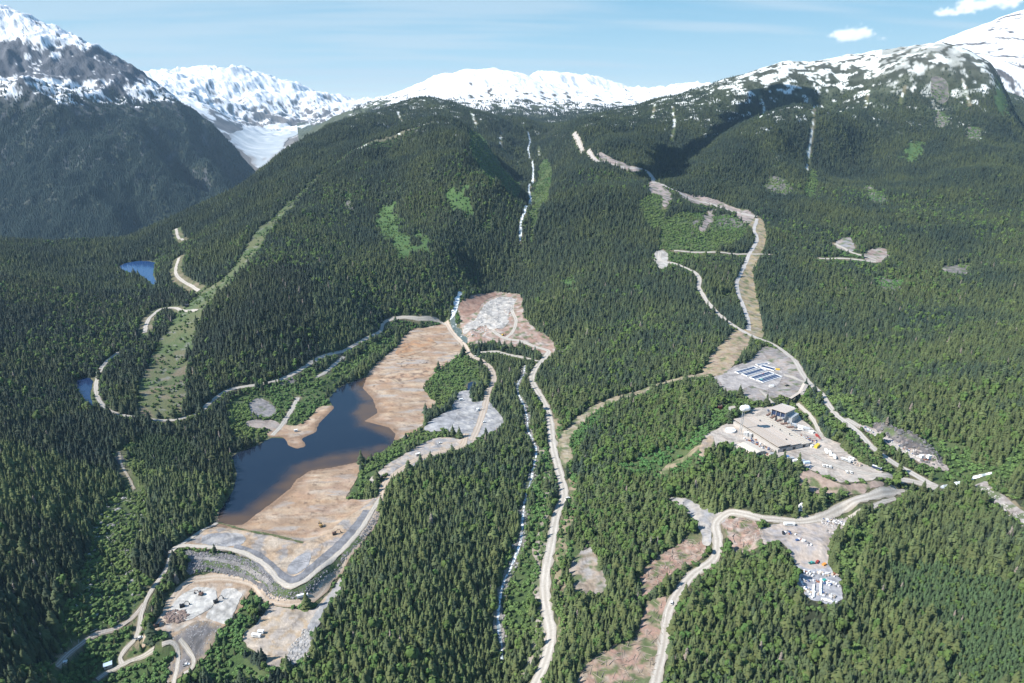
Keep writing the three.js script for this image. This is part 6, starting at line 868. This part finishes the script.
// ---- loose timber and rock: nobody could count it
{
  const rock = new THREE.IcosahedronGeometry(1, 1), p = rock.attributes.position; for (let i = 0; i < p.count; i++) { const k = 0.78 + 0.5 * fbm(p.getX(i) * 1.3 + 5, p.getY(i) * 1.3 + p.getZ(i) * 2.1, 2); p.setXYZ(i, p.getX(i) * k * 1.2, p.getY(i) * k * 0.8, p.getZ(i) * k); } rock.computeVertexNormals();
  const stone = new THREE.MeshStandardMaterial({ color: 0xffffff, roughness: 0.95 }), r = rngOf(505);
  function scatter(name, label, shape, n, lo, hi, tone, spread = 0.5) {
    const list = []; let guard = 0; while (list.length < n && guard++ < n * 30) { const x = lerp(shape.x0, shape.x1, r()), z = lerp(shape.z0, shape.z1, r()); if (shape.sdf(x, z) > spread) continue; const s = lo + (hi - lo) * Math.pow(r(), 3), t = 0.7 + 0.6 * r(); list.push([x, ground(x, z) + 0.5 + s * 0.1, z, s, s * (0.8 + 0.5 * r()), r() * 6, tone[0] * t, tone[1] * t, tone[2] * t]); }
    tag(copies(name, rock, stone, list, scene), label, 'rocks', null, 'stuff').name = numbered(name);
  }
  scatter('boulders', 'grey riprap stones over the dam face', DAM_FACE, 3600, 0.35, 1.3, [0.2, 0.19, 0.195]); scatter('boulders', 'pale broken rocks at the edge of the trailer pad', BOULDERS_PAD, 520, 0.4, 1.7, [0.34, 0.32, 0.30], 4); scatter('boulders', 'stones lying on the dark gravel mound', MOUND, 500, 0.3, 0.9, [0.26, 0.25, 0.25]);
  scatter('boulders', 'broken rock at the foot of the dark rock cut', CLIFF, 320, 0.6, 2.6, [0.13, 0.125, 0.13], 4); scatter('boulders', 'brown spoil heap at the left of the excavation yard', area([166, 616, 174, 610, 184, 612, 187, 618, 178, 623, 168, 622]), 260, 0.5, 2.4, [0.19, 0.14, 0.12]);
  scatter('boulders', 'rocks in and beside the white creek', line(7, [525, 367, 518, 384, 518, 393, 527, 417, 528, 430, 536, 450, 531, 480, 523, 516, 521, 540, 513, 563, 500, 590, 498, 622, 502, 650]), 1500, 0.4, 1.7, [0.26, 0.25, 0.24]); scatter('boulders', 'broken rock over the pale quarry', area([478, 314, 497, 298, 515, 300, 508, 322, 490, 332, 468, 338]), 900, 0.5, 2.6, [0.42, 0.40, 0.38]); scatter('boulders', 'rubble over the bench under the rock cut', line(6, [876, 436, 890, 444, 905, 452, 930, 464]), 260, 0.4, 1.6, [0.42, 0.38, 0.36]); scatter('boulders', 'heaped debris at the right of the laydown yard', area([822, 522, 846, 519, 846, 528, 830, 534]), 120, 0.4, 1.8, [0.36, 0.34, 0.33]);
  scatter('boulders', 'stones on the bright brush slope at the lower left', BRUSH[0], 260, 0.5, 2.6, [0.27, 0.26, 0.25]); scatter('boulders', 'stones on the stony wash at the right edge', line(6, [979, 486, 1004, 501, 1030, 528]), 180, 0.4, 1.6, [0.36, 0.34, 0.33]);
  const log = new THREE.CylinderGeometry(0.16, 0.26, 1, 6); log.rotateZ(Math.PI / 2);
  function logs(label, shape, n, tone) { const m = new THREE.InstancedMesh(log, stone, n), e = new THREE.Euler(); let k = 0, guard = 0; while (k < n && guard++ < n * 40) { const x = lerp(shape.x0, shape.x1, r()), z = lerp(shape.z0, shape.z1, r()); if (shape.sdf(x, z) > 0) continue; QT.setFromEuler(e.set(0, r() * 6.28, (r() - 0.5) * 0.2)); const q = 0.8 + r() * 0.6; m.setMatrixAt(k, M4.compose(PV.set(x, ground(x, z) + 0.8, z), QT, SV.set(5 + r() * 9, q, q))); const t = 0.7 + 0.6 * r(); m.setColorAt(k++, COL.setRGB(tone[0] * t, tone[1] * t, tone[2] * t)); } m.count = k; m.name = numbered('fallen_logs'); m.castShadow = m.receiveShadow = true; tag(m, label, 'logs', null, 'stuff'); scene.add(m); }
  logs('pale fallen logs on the reddish logged slope', area([690, 536, 706, 554, 671, 576, 642, 598, 641, 574, 663, 553]), 110, [0.29, 0.24, 0.20]); logs('pale fallen logs on the reddish cut patch at the road bend', area([724, 521, 758, 522, 760, 544, 734, 549]), 60, [0.31, 0.26, 0.22]); logs('fallen logs on the logged ground at the bottom', area([584, 668, 637, 632, 664, 596, 660, 650, 650, 690, 600, 700]), 130, [0.27, 0.22, 0.18]); logs('grey fallen logs on the bright brush slope', BRUSH[0], 90, [0.36, 0.34, 0.31]); logs('dark driftwood on the tailings flat', area([399, 349, 420, 360, 436, 362, 400, 368, 396, 356]), 26, [0.12, 0.09, 0.07]);
  [['bare pale snag at the upper edge of the logged slope', 650, 549, 15], ['second bare snag on the upper edge of the logged slope', 657, 546, 12], ['pale snag in the cut patch at the road bend', 755, 540, 9], ['grey snag on the lower left brush slope', 127, 560, 14]].forEach(([l, u, v, h]) => { const t = thing('dead_tree', l, 'dead tree', place(u, v, 0)); put('trunk', rod([0, -0.5, 0], [0.3, h, 0], 0.26), PAINT.bare, t); for (let k = 0; k < 5; k++) { const a = k * 2.4, y = h * (0.4 + k * 0.11); put('branch', rod([0.1, y, 0], [Math.cos(a) * 1.8, y + 0.5, Math.sin(a) * 1.8], 0.08), PAINT.bare, t); } });
}
{ // a small cloud drifting to the left above the frame; its shade falls on the mountain right of the gorge
  const ends = [[800, 90], [770, 104], [735, 126], [700, 150], [664, 178]].map(([u, v]) => { const [x, z] = land.spot(u, v); return new THREE.Vector3(x, ground(x, z), z); }), P = [], r = rngOf(12), curve = new THREE.CatmullRomCurve3(ends);
  for (let k = 0; k < 34; k++) { const q = curve.getPoint(k / 33), R = 64 + 22 * r(), g = new THREE.IcosahedronGeometry(R, 3), p = g.attributes.position; for (let i = 0; i < p.count; i++) { const e = 1 + 0.28 * fbm(p.getX(i) / 40 + k, p.getY(i) / 40 + p.getZ(i) / 40, 3); p.setXYZ(i, p.getX(i) * e, p.getY(i) * e * 0.55, p.getZ(i) * e); } const s = 1900 + (EYE + 60 - q.y) / SUN_DIR.y * 0.0; g.translate(q.x + SUN_DIR.x * s + (r() - 0.5) * 60, q.y + SUN_DIR.y * s + (r() - 0.5) * 40, q.z + SUN_DIR.z * s + (r() - 0.5) * 60); g.deleteAttribute('uv'); P.push(g); }
  const g = mergeGeometries(P); g.computeVertexNormals(); tag(put('cloud', g, mat(0.9, 0.9, 0.9, 1)), 'small white cloud floating over the valley', 'cloud');
}
renderer.render(scene, camera);
